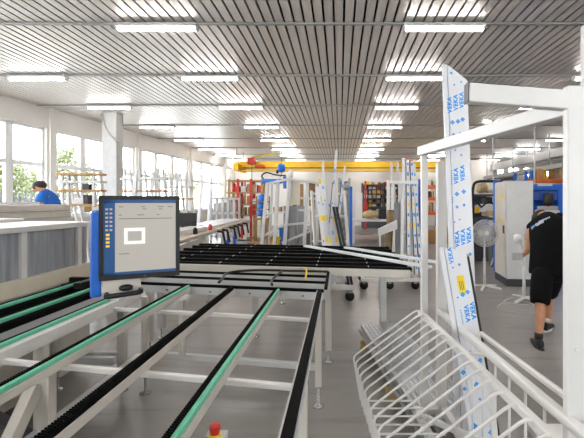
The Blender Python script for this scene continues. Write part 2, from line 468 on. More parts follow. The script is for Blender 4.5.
MB().bar((-1.86, 1.9, .7), (-1.86, 2.5, .1), .04, .05).build('brace', dgrey, ib)

# ---------------------------------------------------------------- profile magazine (grey panelled machine on the left)
pm = thing('profile_magazine', 'long beige machine with grey streaked panels in white frames along the left', 'machine', (-3.3, 2.9, 0))
xf = -2.45
m = MB().span(-4.2, xf, .9, 3.92, .06, .9); m.build('base', beige, pm, bevel=.006)
m = MB().span(-4.2, xf-.06, .9, 3.9, .9, 1.37); m.build('body', grey, pm)
m = MB().span(xf-.05, xf+.012, .9, 3.92, .88, 1.01); m.build('lower_rail', cream, pm, bevel=.004)
m = MB().span(-3.1, xf+.01, .9, 3.95, 1.365, 1.41); m.build('top_rail', white, pm, bevel=.005)
m = MB().span(-4.25, -3.12, .9, 3.95, 1.37, 1.44); m.build('cover', white, pm, bevel=.006)
for y in (1.7, 2.40, 3.10, 3.76):
    MB().span(xf-.05, xf+.006, y-.028, y+.028, 1.0, 1.365).build('post', white, pm, bevel=.003)
for a, b in ((1.0, 1.68), (1.73, 2.37), (2.43, 3.07), (3.13, 3.73), (3.79, 3.9)):
    MB().span(xf-.045, xf-.02, a, b, 1.0, 1.365).build('panel', streak, pm)
MB().span(xf-.2, xf-.13, 2.2, 2.33, 1.41, 1.44).build('clip', tan, pm)
# the long cabinet behind it
pb = thing('profile_cabinet', 'low long beige cabinet behind the grey panelled machine, white profiles on its top', 'cabinet', (-4.6, 5, 0))
MB().span(-5.3, -4.32, 3.6, 6.4, 0, 1.56).build('body', beige, pb, bevel=.01)
m = MB()
for z in (.5, .9, 1.2, 1.36, 1.46): m.span(-4.325, -4.31, 3.6, 6.4, z, z+.012)
m.build('joint', grey, pb)
for i, (x, L) in enumerate(((-5.05, 2.2), (-4.85, 2.3), (-4.6, 2.0))):
    o = MB().span(x-.05, x+.05, 6.0-L, 6.05, 1.562, 1.60).build('window_profile', film, bevel=.004)
    tag(o, ['white window profile lying along the beige cabinet top, nearest the windows', 'white window profile lying in the middle of the beige cabinet top', 'white window profile lying along the front of the beige cabinet top'][i], 'profile', 'profiles on the beige cabinet')
# white boards and small pieces on the table beyond the cabinet
tt = thing('side_table', 'white topped side table beyond the beige cabinet carrying offcuts', 'table', (-4.2, 7, 0))
MB().span(-4.35, -3.92, 7.05, 7.95, 1.36, 1.42).build('table_top', white, tt, bevel=.005)
for x in (-4.3, -3.97):
    for y in (7.1, 7.9): MB().span(x-.03, x+.03, y-.03, y+.03, 0, 1.36).build('leg', lgrey, tt)
for i, (px, py, wd, dp, h, mt, lab, nm) in enumerate(((92, 209, .22, .12, .10, wood, 'pale wooden block on the white side table', 'wooden_block'), (98, 208, .14, .15, .09, white, 'white plastic offcut on the side table beside the wooden block', 'offcut'), (102, 213, .3, .08, .03, blue, 'flat blue tool on the front edge of the white side table', 'tool'), (104, 208, .16, .2, .11, white, 'white plastic box on the side table near the monitor', 'box'), (116, 211, .1, .3, .05, lgrey, 'grey metal strip lying on the side table', 'strip'))):
    Y = 7.4 if i != 2 else 7.12
    x = P(px, py, Y).x
    tag(MB().span(x-wd/2, x+wd/2, Y-dp/2, Y+dp/2, 1.42, 1.42+h).build(nm, mt, bevel=.006), lab, nm.split('_')[-1])

# ---------------------------------------------------------------- operator monitor
a_, b_ = P(99.5, 282, 2.2), P(179, 274, 2.39)
ang = math.atan2(b_.y-a_.y, b_.x-a_.x)
mc = (a_+b_)/2
hm = thing('operator_monitor', 'black framed operator monitor showing a grey program window, on a blue bracket', 'monitor', (mc.x, mc.y, 1.02), ang)
W2 = .207; H0 = .145; H1 = .615
m = MB().span(-W2, W2, 0, .05, H0, H1); m.build('housing', black, hm, local=True, bevel=.006)
m = MB()
bz = .022
m.span(-W2, W2, -.012, 0, H0, H0+bz+.006).span(-W2, W2, -.012, 0, H1-bz, H1).span(-W2, -W2+bz, -.012, 0, H0+bz, H1-bz).span(W2-bz, W2, -.012, 0, H0+bz, H1-bz)
m.build('bezel', black, hm, local=True)
sL, sR, sB, sT = -W2+bz, W2-bz, H0+bz+.006, H1-bz
scr_g = emit('screen_grey', 'A49F96', .2); scr_b = emit('screen_blue', '12497C', .12); scr_w = emit('screen_white', 'DAD8D2', .3)
scr_t = emit('screen_text', '4A4844', .05); scr_y = emit('screen_icon', 'E6C53C', .1); scr_p = emit('screen_panel', 'A49F96', .18)
sc = MB().span(sL, sR, -.004, 0, sB, sT).build('screen', scr_g, hm, local=True)
m = MB(); y0 = -.0055
def sq(m, x0, x1, z0, z1, yy=-.0055): m.span(sL+x0*(sR-sL), sL+x1*(sR-sL), yy, -.003, sB+z0*(sT-sB), sB+z1*(sT-sB))
m = MB(); sq(m, 0, .15, 0, 1); sq(m, 0, 1, .955, 1); sq(m, 0, 1, 0, .035); m.build('taskbar', scr_b, sc, local=True)
m = MB(); sq(m, .27, .56, .40, .62); m.build('drawing_frame', scr_w, sc, local=True)
m = MB(); sq(m, .32, .51, .445, .575, -.0065); m.build('drawing_pane', scr_p, sc, local=True)
m = MB()
for r_ in range(6):
    for c_ in range(2): sq(m, .025+.055*c_, .06+.055*c_, .86-.055*r_, .885-.055*r_, -.0065)
m.build('icons', scr_p, sc, local=True)
m = MB()
for r_ in range(4): sq(m, .03, .08, .52-.05*r_, .55-.05*r_, -.0065)
m.build('folder_icons', scr_y, sc, local=True)
m = MB()
for (x0, x1, z) in ((.2, .26, .90), (.5, .56, .90), (.74, .82, .90), (.88, .95, .90), (.2, .24, .79), (.45, .55, .79), (.72, .76, .79), (.2, .95, .74), (.2, .34, .27), (.52, .58, .87), (.75, .8, .87)):
    sq(m, x0, x1, z, z+.008)
m.build('text_lines', scr_t, sc, local=True)
MB().lathe((.02, -.012, H0+.012), [(.006, 0), (.006, -.002)], 10, 'Y').build('power_button', dgrey, hm, local=True)
m = MB().prism([(-.25, -.0, .055), (-.195, -.0, .055), (-.195, -.0, .525), (-.247, -.0, .525)], (0, .085, 0))
m.build('blue_bracket', blue2, hm, local=True, bevel=.01)
MB().span(-.195, .0, .0, .012, .06, .16).build('mounting_plate', offwhite, hm, local=True, bevel=.004)
m = MB().tube([(-.17, -.0, .068), (-.17, -.05, .066), (-.15, -.06, .066), (-.02, -.06, .075), (.0, -.05, .077), (.0, -.0, .08)], .014, 10)
m.build('handle', black, hm, local=True)
m = MB().loft([((-.075+dx, -.02, .1), .004+.026*math.sqrt(max(0, 1-(dx/.036)**2)), .004+.014*math.sqrt(max(0, 1-(dx/.036)**2)), (0, 1, 0), (0, 0, 1)) for dx in (-.035, -.025, -.01, .01, .025, .035)], 14)
m.build('knob', black, hm, local=True)
# arm to the side beam, behind the blue bracket
q = V((-1.672, 2.98, 1.32)); q0_ = Matrix.Translation(hm.location) @ Matrix.Rotation(ang, 4, 'Z') @ V((-.08, .05, .3))
m = MB().bar(q0_, q, .05, .06); m.build('arm', lgrey, hm)
m = MB().bar((q.x, q.y, .873), (q.x, q.y, 1.36), .06, .06)
m.build('post', lgrey, hm)
m = MB().span(min(q.x, -1.7)-.04, max(q.x, -1.66)+.04, q.y-.05, q.y+.05, .872, .885); m.build('base_plate', lgrey, hm)

# ---------------------------------------------------------------- transfer section and far cross table
tr = thing('transfer_table', 'low transfer table with black bars and curved hoses between the two rail tables', 'conveyor table', (-1.1, 3.7, 0))
for y in (3.55, 3.83):
    m = MB(); skewbar(m, -1.98, -.11, y, .04, .82, .875); b = m.build('crossbar', lgrey, tr, bevel=.003)
    m = MB(); skewbar(m, -1.98, -.11, y, .028, .875, .895); m.build('brush_strip', rubber, b)
MB().span(-.14, -.09, 3.28, 4.05, .80, .88).build('side_beam', lgrey, tr, bevel=.003)
MB().span(-.13, -.105, 3.28, 4.05, .88, .9).build('brush_strip', rubber, tr)
MB().span(-2.05, -2.0, 3.75, 4.3, .80, .88).build('side_beam', lgrey, tr, bevel=.003)
def hose(pts): return MB().tube(pts, .012, 8)
def smooth(pts, n=5):
    out = []
    pts = [V(p) for p in pts]
    for i in range(len(pts)-1):
        p0 = pts[max(0, i-1)]; p1 = pts[i]; p2 = pts[i+1]; p3 = pts[min(len(pts)-1, i+2)]
        for k in range(n):
            t = k/n
            out.append(.5*((2*p1)+(p2-p0)*t+(2*p0-5*p1+4*p2-p3)*t*t+(3*p1-p0-3*p2+p3)*t**3))
    out.append(pts[-1]); return out
hose(smooth([(-1.03, 3.4, .918), (-1.06, 3.62, .91), (-1.1, 3.85, .908), (-1.02, 4.0, .908), (-.8, 4.06, .908), (-.45, 4.02, .908), (-.12, 3.98, .908)])).build('hose', black, tr)
hose(smooth([(-.56, 3.3, .918), (-.6, 3.5, .908), (-.6, 3.75, .908), (-.58, 3.98, .908)])).build('hose', black, tr)
MB().tube(smooth([(-.36, 3.98, .93), (-.33, 3.85, .96), (-.31, 3.7, .95), (-.31, 3.58, .91)]), .008, 6).build('yellow_hose', inkyellow, tr)
for x, y in ((-.115, 4.0), (-2.02, 4.25)):
    l = MB().span(x-.03, x+.03, y-.03, y+.03, .12, .8).build('leg', offwhite, tr); m = MB(); foot(m, x, y, .13); m.build('levelling_foot', chrome, l)

ct = thing('roller_table', 'wide cross table of black roller bars on a white frame behind the green belt table', 'roller table', (-.6, 5, 0))
def skx(x, y): return y-.17*(x-.7)
def sbar(m, x0, x1, y, w, z0, z1):
    ya, yb = skx(x0, y), skx(x1, y)
    m.prism([(x0, ya-w/2, z0), (x1, yb-w/2, z0), (x1, yb+w/2, z0), (x0, ya+w/2, z0)], (0, 0, z1-z0))
m = MB(); sbar(m, -2.3, .72, 4.1, .05, .825, .9); m.build('front_beam', offwhite, ct, bevel=.004)
m = MB(); sbar(m, -2.3, .78, 6.0, .05, .78, .88); m.build('rear_beam', offwhite, ct, bevel=.004)
for y in (4.16, 4.42, 4.72, 5.05, 5.4, 5.75, 6.05):
    m = MB(); sbar(m, -2.3, .74, y, .075, .885, .92); b = m.build('roller_bar', rubber, ct)
    m = MB()
    for x in (-1.9, -1.35, -.8, -.25, .3): m.span(x-.004, x+.004, skx(x, y)-.038, skx(x, y)+.038, .918, .923)
    m.build('joint', lgrey, b)
for x in (-1.8, -.9, 0, .62):
    m = MB().span(x-.03, x+.03, skx(x, 4.1), skx(x, 6.0), .8, .87); m.build('side_beam', lgrey, ct)
for x, y in ((.51, 4.72), (.63, 6.02), (-1.0, 4.75), (-2.1, 4.7), (-2.1, 6.4), (-.9, 6.3)):
    l = MB().span(x-.035, x+.035, y-.035, y+.035, .12, .8).build('leg', lgrey, ct, bevel=.003); m = MB(); foot(m, x, y, .13); m.build('levelling_foot', chrome, l)
# white profiles lying on it
def lying(a, b, w_, h_, label, mt, nm='window_profile', grp=None):
    a, b = V(a), V(b)
    o = MB().bar(a, b, w_, h_).build(nm, mt, bevel=.003)
    return tag(o, label, 'profile', grp)
A = P(305, 247.5, 5.95); B_ = P(430, 267, 4.06); z = .924+.025
lying((A.x, A.y, z), (B_.x, B_.y, z-.01), .06, .028, 'long blue-white film wrapped profile lying diagonally across the black roller table', film, grp='profiles on the roller table')
A = P(345, 250, 5.75); B_ = P(441, 264, 4.35)
lying((A.x, A.y, z), (B_.x, B_.y, z-.01), .05, .028, 'shorter white profile on the roller table, behind the long diagonal one', film, grp='profiles on the roller table')

# ---------------------------------------------------------------- bare aluminium profiles stacked on the floor
for i, y in enumerate((3.25, 4.3)):
    d = .16
    x0 = .20+.14*(4.58-y); 
    tag(MB().span(x0-.02, x0+.55, y-.04, y+.04, 0, .12).build('wooden_bearer', tan), ['wooden bearer under the near end of the aluminium profiles', 'wooden bearer under the far end of the aluminium profiles'][i], 'bearer')
dirv = V((-.14, 1, 0)).normalized()
first = None
for layer in range(2):
    for i in range(10):
        x = .455+.043*i+.012*layer
        lab = 'long bare aluminium profile in the low stack on the floor under the roller table'
        j = random.uniform(-.12, .03)
        if first is None:
            m = MB().bar((0, 0, 0), dirv*1.95, .036, .045)
            for s_ in (-1, 1): m.bar((s_*.012, 0, .025), V((s_*.012, 0, .025))+dirv*1.95, .008, .01)
            first = m.build('aluminium_profile', alu, local=True); o = first
        else:
            o = first.copy(); C.objects.link(o)
        o.location = (x+.04-.14*j, 2.66+j, .146+.06*layer); tag(o, lab, 'profile', 'aluminium profiles stacked on the floor')

# ================================================================ white profile trolley on the right
rk = thing('profile_trolley', 'tall white steel profile trolley with bent wire dividers at the right edge', 'trolley', (.75, 1.9, 0))
pw = .046
MB().span(.527, .569, 2.58, 2.622, .08, 1.935).build('post', white, rk, bevel=.004)
MB().span(.636, .696, 2.6, 2.66, .08, 1.86).build('post', white, rk, bevel=.004)
bx0, bx1 = P(567.3, 200, 1.3).x, P(604, 200, 1.3).x
MB().span(bx0, bx1, 1.3, 1.33, .08, 1.98).build('post', white, rk, bevel=.005)
# top beam from the far post to the near post, arm above
A = P(421, 151.5, 2.58); B_ = P(572, 107, 1.345)
MB().bar(A, B_, .055, .056).build('top_beam', white, rk, bevel=.004)
a0, a1 = P(467, 93.5, 1.325), P(592, 103, 1.32)
ar = MB().bar(a0, a1, .042, .062).build('arm', white, rk, bevel=.004)
MB().bar(a0, a0+V((-.003, 0, 0)), .044, .064).build('end_cap', dgrey, ar)
# rails
RA0, RA1 = V((.52, 2.6, .885)), V((.655, 1.05, .885))
RB0, RB1 = V((.65, 2.62, .885)), V((.765, 1.05, .885))
RC0, RC1 = V((.765, 2.18, .885)), V((.855, 1.2, .885))
MB().bar(RA0, RA1, .03, .032).build('rail', white, rk, bevel=.005)
MB().bar(RB0, RB1, .036, .036).build('rail', white, rk, bevel=.007)
MB().bar(RC0, RC1, .022, .022).build('rail', white, rk, bevel=.004)
MB().tube([(.69, 2.15, .885), (.765, 2.15, .885)], .008, 8).build('rung', white, rk)
MB().tube([(.575, 1.95, .87), (.705, 1.9, .87)], .008, 8).build('rung', white, rk)
for x, y0, y1 in ((.5, 2.62, 1.0), (.68, 2.64, 1.0)):
    t = (y0-y1)
    MB().bar((x, y0, .24), (x+.1, y1, .24), .04, .05).build('base_beam', white, rk, bevel=.004)
MB().bar((.5, 2.6, .235), (.7, 2.63, .235), .035, .04).build('base_crossbar', white, rk, bevel=.004)
MB().bar((.62, 1.1, .235), (.86, 1.12, .235), .035, .04).build('base_crossbar', white, rk, bevel=.004)
MB().bar((.52, 2.5, .26), (.665, 1.15, .80), .025, .03).build('brace', white, rk, bevel=.003)
MB().bar((.555, 1.3, .26), (.60, 1.6, .87), .022, .022).build('brace', white, rk, bevel=.003)
for k in range(16):
    y = 2.58-.092*k
    if y < 1.12: break
    t = (2.6-y)
    xr = .52+.087*t          # at rail A
    xl = .085+.095*t
    pts = [(xr, y, .893), (xr-.028, y, .90), (xr-.055, y, .885), (xl+.02, y, .62), (xl+.004, y, .60), (xl+.002, y, .585), (xl+.045, y, .33), (xl+.055, y, .32), (xl+.075, y, .317), (xr-.01, y, .317)]
    MB().tube(pts, .0062, 8).build('divider_hook', white, rk)
for k in range(9):
    t = .38+.13*k
    x = RB0.x+.073*t+.012; y = RB0.y-t
    MB().tube([(x, y, .88), (x, y, .265)], .006, 8).build('baluster', white, rk)
for x, y in ((.5, 2.5), (.7, 2.5), (.62, 1.2), (.8, 1.2)):
    wv = MB().lathe((x-.015, y, .06), [(.06, 0), (.06, .03)], 16, 'X').build('wheel', black, rk)
    MB().span(x-.03, x+.03, y-.04, y+.04, .1, .225).build('fork', steel, wv)
MB().lathe(P(577, 350, 1.299), [(.008, 0), (.009, -.003), (.006, -.006)], 8, 'Y').build('weld_spot', white, rk)

# neighbouring trolley post at the picture's right edge, standing farther on
nb = thing('profile_stand', 'thin white upright reaching above the trolley arm at the right edge', 'stand', (1.55, 2.55, 0))
xx = P(585, 60, 2.55).x
MB().span(xx-.012, xx+.04, 2.53, 2.58, .05, P(585, 25, 2.55).z).build('post', white, nb, bevel=.004)
MB().span(xx-.25, xx+.28, 2.3, 2.8, 0, .05).build('base', white, nb, bevel=.004)

# ---------------------------------------------------------------- film wrapped profiles leaning in the trolley
def text_mesh(body, size, M, matl, parent, name='print', off=.0, mid=True):
    cu = bpy.data.curves.new('t', 'FONT'); cu.body = body; cu.size = size; cu.offset = off; cu.align_x = 'CENTER'; cu.align_y = 'CENTER'; cu.extrude = .0002; cu.space_character = 1.14
    to = bpy.data.objects.new('t', cu); C.objects.link(to)
    bpy.context.view_layer.update()
    me = bpy.data.meshes.new_from_object(to.evaluated_get(bpy.context.evaluated_depsgraph_get()))
    bpy.data.objects.remove(to)
    return me
def collect(mb, body, size, M, off=0, sx=1.0):
    me = text_mesh(body, size, M, None, None, off=off)
    vs = [M @ V((v.co.x*sx, v.co.y, v.co.z)) for v in me.vertices]
    mb._add(vs, [list(p.vertices) for p in me.polygons]); bpy.data.meshes.remove(me)
def leaning(name, label, top, bot, width, depth, mitre, grp):
    """a profile between two points; local frame: x across, z along, y depth"""
    top, bot = V(top), V(bot); d = (top-bot); L = d.length; d.normalize()
    r = d.cross(V((0, 1, 0))).normalized()
    r = V((r.x, r.y, r.z)); 
    if r.x < 0: r = -r
    n = r.cross(d).normalized()
    if n.y > 0: n = -n            # towards the viewer
    root = thing(name, label, 'profile', (bot.x, bot.y, bot.z), group=grp)
    h = width/2
    m = MB(); nb_ = n*(-depth)
    # front web, with a mitred top
    def pt(a, s, k=0): return bot+r*a+d*s-n*k
    tl = L; tr_ = L-mitre
    prof = [(-h, 0), (h, 0), (h, tr_), (-h, tl)]
    m.prism([pt(a, s) for a, s in prof], -n*depth*.55)
    m.prism([pt(a, s, depth*.55) for a, s in [(-h-.012, 0), (h-.03, 0), (h-.03, tr_+.02), (-h-.012, tl)]], -n*depth*.45)
    m.prism([pt(a, s, -.0) for a, s in [(-h-.03, 0), (-h-.004, 0), (-h-.004, tl-.0), (-h-.03, tl)]], -n*depth*.35)
    body = m.build('body', film, root, bevel=.002)
    return root, body, r, d, n, bot, L
def M3(o, xa, ya, za):
    M = Matrix((xa, ya, za)).transposed().to_4x4(); M.translation = o; return M
top = P(457, 64, 2.42); bot = P(472.5, 462, 2.36)
r1, body, r, d, n, b0, L = leaning('window_profile', 'tall white film wrapped profile with blue print leaning behind the trolley arm', top, bot, .116, .07, .1, 'printed profiles in the trolley')
ink = MB()
def at1(px, py): # distance along and across from picture position on this profile
    q = P(px, py, 2.4); v = q-b0; return v.dot(r), v.dot(d)
def word(mb, px, py, size, up=True, off=.006, body='VEKA', sx=1.0, at=None, b=None, fr=None):
    a, s = at(px, py); R, D, N = fr
    o = b+R*a+D*s+N*.0012
    M = M3(o, D, -R, N) if up else M3(o, -D, R, N)
    collect(mb, body, size, M, off, sx)
def diamond(mb, px, py, sz, at, b, fr):
    a, s = at(px, py); R, D, N = fr; o = b+R*a+D*s+N*.0012
    # four little squares set on their corners
    for dx, dy in ((0, 1), (0, -1), (1, 0), (-1, 0)):
        c = o+R*dx*sz*.6+D*dy*sz*.6; e = sz*.56
        mb.quad(c+R*e, c+D*e, c-R*e, c-D*e)
F1 = (r, d, n)
for (px, py, sc_) in ((450.4, 104.5, 1), (456.4, 102, 1), (462.3, 99.5, 1), (456.2, 176, 1), (462.7, 173, 1), (457, 239, 1), (462.8, 237, 1), (468.6, 235, 1)):
    word(ink, px, py, .0345, at=at1, b=b0, fr=F1, off=.0017, sx=1.05)
for (px, py) in ((451.6, 177), (452.5, 195)):
    for k in range(7 if py < 190 else 3):
        a_1, s_1 = at1(px, py+7-2.2*k); o = b0+r*a_1+d*s_1+n*.0012; ink.quad(o-r*.004-d*.003, o+r*.004-d*.003, o+r*.004+d*.003, o-r*.004+d*.003)
for (px, py, s_) in ((453, 122, 1), (458.5, 121, 1), (463.2, 119, 1), (454, 134, .6), (460.5, 133, .6), (452, 72, .7), (455, 84, .4), (462, 81, .4), (456.8, 194, 1), (463.7, 191.6, 1), (457, 207, .7), (464, 205, .7), (459.5, 219.5, .4), (454.5, 222, .4), (458, 256, .6), (463.5, 256.5, 1), (469.5, 254, .8), (463, 268, .4), (455.5, 150, .4), (461.5, 155, .5)):
    diamond(ink, px, py, .012*s_+.001, at1, b0, F1)
ink.build('lettering', inkblue, r1)
# second, shorter one
top = P(454.5, 246, 2.26); bot = P(490, 455, 2.2)
r2, body2, r, d, n, b2, L2 = leaning('window_profile', 'shorter leaning film wrapped profile with yellow label and black edge strip in the trolley', top, bot, .118, .055, .05, 'printed profiles in the trolley')
def at2(px, py):
    q = P(px, py, 2.23); v = q-b2; return v.dot(r), v.dot(d)
F2 = (r, d, n)
ink = MB()
for (px, py) in ((467.5, 314), (473.3, 311)): word(ink, px, py, .034, up=False, at=at2, b=b2, fr=F2, off=.0017, sx=1.05)
for k in range(7):
    a_1, s_1 = at2(461.2+.35*k, 311+2.1*k); o = b2+r*a_1+d*s_1+n*.0012; ink.quad(o-r*.004-d*.003, o+r*.004-d*.003, o+r*.004+d*.003, o-r*.004+d*.003)
word(ink, 452, 256, .034, at=at2, b=b2, fr=F2, off=.0012)
for (px, py, s_) in ((463.5, 295, 1), (468.5, 292.5, .9), (458.5, 298, .4), (454, 268, .4), (460.5, 265, .6), (480, 360, 1), (463, 372, 1), (476, 384, 1.2), (464, 388, .8), (473, 424, 1.3), (491-2, 430, 1), (479, 398, .6), (470, 352, .6)):
    diamond(ink, px, py, .012*s_+.001, at2, b2, F2)
ink.build('lettering', inkblue, r2)
m = MB()
a, s = at2(462.4, 285); o = b2+r*a+d*s+n*.001
m.quad(o-r*.02-d*.05, o+r*.02-d*.05, o+r*.02+d*.05, o-r*.02+d*.05)
yl = m.build('yellow_label', inkyellow, r2)
m = MB()
for k in range(3): 
    c = o+n*.0008+r*(-.009+.009*k); m.quad(c-r*.0016-d*.03, c+r*.0016-d*.03, c+r*.0016+d*.02, c-r*.0016+d*.02)
m.build('label_text', mat('label_ink', '5A4A10', .6), yl)
q0 = b2+r*.066-n*.02
MB().bar(q0+d*.02, q0+d*(L2-.07), .012, .04, up=n).build('black_gasket', black, r2)
MB().bar(q0+d*(L2-.07), q0+d*(L2-.06), .013, .04, up=n).build('gasket_tip', tan, r2)
# ================================================================ OUTDOORS
def tree(x, y, h, r, label, seed):
    rn = random.Random(seed)
    t = thing('tree', label, 'tree', (x, y, -.3), group='trees beyond the windows')
    m = MB().tube([(x, y, -.3), (x+.1, y, h*.4), (x, y+.1, h*.75)], [.16, .12, .05], 8)
    for k in range(5):
        a = rn.uniform(0, 2*PI); z = h*rn.uniform(.3, .6)
        m.tube([(x+.05, y, z), (x+r*.6*math.cos(a), y+r*.6*math.sin(a), z+h*.2)], [.05, .02], 6)
    m.build('trunk', bark, t)
    m = MB()
    for c in range(34):
        a = rn.uniform(0, 2*PI); q = rn.random()**.5; zz = rn.uniform(.22, 1)
        rad = r*math.sin(min(1, (1.08-zz)*1.3)*PI/2)
        cc = V((x+rad*q*math.cos(a), y+rad*q*math.sin(a), h*zz))
        for k in range(110):
            p = cc+V((rn.gauss(0, .3), rn.gauss(0, .3), rn.gauss(0, .25)))
            u = V((rn.gauss(0, 1), rn.gauss(0, 1), rn.gauss(0, 1))).normalized(); w_ = u.cross(V((rn.gauss(0, 1), rn.gauss(0, 1), rn.gauss(0, 1)))).normalized()
            s = rn.uniform(.05, .1)
            m.quad(p-u*s, p-w_*s*.6, p+u*s, p+w_*s*.6)
    m.build('foliage', leafm, t)
for i, (px, Y, h, r, lab) in enumerate((
    (6, 19, 3.2, 1.5, 'low pale bush like tree seen through the lower window panes at the far left'),
    (24, 24, 3.6, 1.9, 'bushy pale green tree outside behind the person in blue'),
    (68, 25, 4.8, 1.6, 'yellow green tree outside the window with the wooden rack before it'),
    (86, 31, 4.4, 1.6, 'smaller yellow green tree outside just left of the white column'),
    (44, 29, 3.8, 1.5, 'pale tree outside hidden mostly by the window pier'),
    (170, 44, 5.0, 2.4, 'distant tree outside beyond the windows above the monitor'),
    (196, 55, 5.2, 2.4, 'distant tree outside the far windows'))):
    tree(P(px, 200, Y).x, Y, h, r, lab, i+3)
pf = thing('picket_fence', 'dark upright paling fence outside the left windows', 'fence', (-14.5, 18, -.3))
for i in range(34):
    y = 13.0+.28*i; x = -12.6+.06*(y-13)
    MB().span(x-.02, x+.02, y-.06, y+.06, -.3, 1.95).build('paling', dgrey, pf)
MB().bar((-12.56, 13, 1.7), (-12.0, 22.3, 1.7), .05, .08).build('fence_rail', dgrey, pf)
MB().bar((-12.56, 13, .3), (-12.0, 22.3, .3), .05, .08).build('fence_rail', dgrey, pf)

# ================================================================ CRANE
YC = 22.0
cr = thing('overhead_crane', 'long yellow crane girder spanning the hall under the ceiling', 'crane', (0, YC, HZ))
x0, x1 = P(238, 167, YC).x, P(458, 167, YC).x
zt, zb = P(0, 162, YC).z, P(0, 171.5, YC).z
m = MB().span(x0, x1, YC-.12, YC+.12, zb+.10, zt).span(x0, x1, YC-.2, YC+.2, zb, zb+.06).span(x0, x1, YC-.16, YC+.16, zt-.04, zt)
m.build('girder', yellow, cr, bevel=.01)
MB().span(x0+.3, x1-.3, YC-.15, YC-.125, zb+.16, zb+.22).build('conductor_rail', dgrey, cr)
for x in (x0+.12, x1-.12):
    e = MB().span(x-.12, x+.12, YC-.9, YC+.9, zb-.02, zb+.36).build('end_truck', yellow, cr, bevel=.01)
    for y in (YC-.7, YC+.7): MB().bar((x, y, zb+.34), (x, y, HZ+.02), .05, .05).build('hanger', lgrey, e)
hx = P(252.5, 163, YC).x
ho = thing('chain_hoist', 'red chain hoist with a yellow arm on the left end of the crane girder', 'hoist', (hx, YC-.2, zt))
MB().span(hx-.2, hx+.22, YC-.36, YC-.17, zt-.15, zt+.2).build('housing', red, ho, bevel=.03)
MB().span(hx+.2, hx+.75, YC-.36, YC-.17, zt-.34, zt-.2).build('trolley', red, ho, bevel=.03)
MB().bar((hx, YC-.25, zt+.22), (hx+1.4, YC-.25, zt+.48), .06, .09).build('arm', mat('olive_yellow', 'B9A83A', .5), ho)
MB().tube([(hx+.05, YC-.38, zt-.1), (hx+.05, YC-.38, 1.9)], .02, 6).build('chain', dgrey, ho)
# hook block and vacuum lifter under it
lx = P(281.5, 168, 21).x
hk = thing('hook_block', 'round blue hook block hanging before the crane girder', 'hook block', (lx, 21, 3.3))
zc = P(0, 168, 21).z
MB().lathe((lx, 21, zc), [(.05, -.24), (.17, -.18), (.22, 0), (.17, .18), (.05, .24)], 16).build('block', blue, hk)
MB().tube([(lx, 21, zc+.2), (lx, 21, HZ+.05)], .02, 6).build('cable', dgrey, hk)
MB().tube([(lx, 21, zc-.2), (lx, 21, zc-.4), (lx-.1, 21, zc-.5)], .03, 6).build('hook', steel, hk)
vx = P(273, 180, 9.3)
vl = thing('vacuum_lifter', 'blue cylinder with black hoses on top of the white rack', 'lifter', (vx.x, 9.3, vx.z-.1))
MB().lathe((vx.x-.26, 9.3, vx.z-.03), [(.03, 0), (.055, .02), (.055, .46), (.03, .5)], 14, 'X').build('cylinder', blue, vl)
MB().span(vx.x+.24, vx.x+.31, 9.27, 9.33, vx.z-.2, vx.z+.08).build('end_plate', blue, vl)
MB().tube(smooth([(vx.x-.22, 9.3, vx.z+.02), (vx.x-.26, 9.3, vx.z+.1), (vx.x-.15, 9.3, vx.z+.17), (vx.x+.05, 9.3, vx.z+.12), (vx.x+.3, 9.3, vx.z+.1)]), .018, 6).build('hose', black, vl)
MB().lathe((vx.x+.1, 9.3, vx.z+.15), [(.03, 0), (.03, .08)], 8).build('valve', black, vl)

# ================================================================ RIGHT SIDE
cb = thing('control_cabinet', 'tall light grey control cabinet on a black plinth behind the person in black', 'cabinet', (3.45, 7.9, 0))
cx0, cx1, cy0, cy1 = 3.2, 3.68, 7.56, 8.36
MB().span(cx0, cx1, cy0, cy1, .14, 2.0).build('body', lgrey, cb, bevel=.008)
MB().span(cx0-.006, cx1+.006, cy0-.006, cy1, .0, .14).build('plinth', mat('plinth_black', '26282C', .5), cb)
MB().span(cx0-.014, cx0, cy0+.03, cy1-.03, .18, 1.97).build('door', offwhite, cb, bevel=.004)
q = V((cx0-.016, 7.86, 1.72))
m = MB().prism([q+V((0, -.1, -.08)), q+V((0, .1, -.08)), q+V((0, 0, .1))], (-.002, 0, 0)); ws = m.build('warning_triangle', inkyellow, cb)
m = MB().prism([q+V((-.003, -.012, .04)), q+V((-.003, .012, .0)), q+V((-.003, -.004, -.0)), q+V((-.003, .008, -.05)), q+V((-.003, -.012, .01)), q+V((-.003, .004, .01))], (-.001, 0, 0)); m.build('bolt_symbol', black, ws)
MB().span(cx0-.04, cx0-.014, cy0+.1, cy0+.13, 1.0, 1.15).build('handle', dgrey, cb)
MB().span(cx0-.02, cx0-.014, 7.75, 7.8, 1.2, 1.28).build('sticker', inkyellow, cb)
MB().span(cx0-.02, cx0-.014, 8.0, 8.05, 1.2, 1.28).build('sticker', inkyellow, cb)
MB().span(cx0+.1, cx0+.3, cy0-.012, cy0, .5, .64).build('vent_grille', grey, cb)
cb.rotation_euler.z = -.11

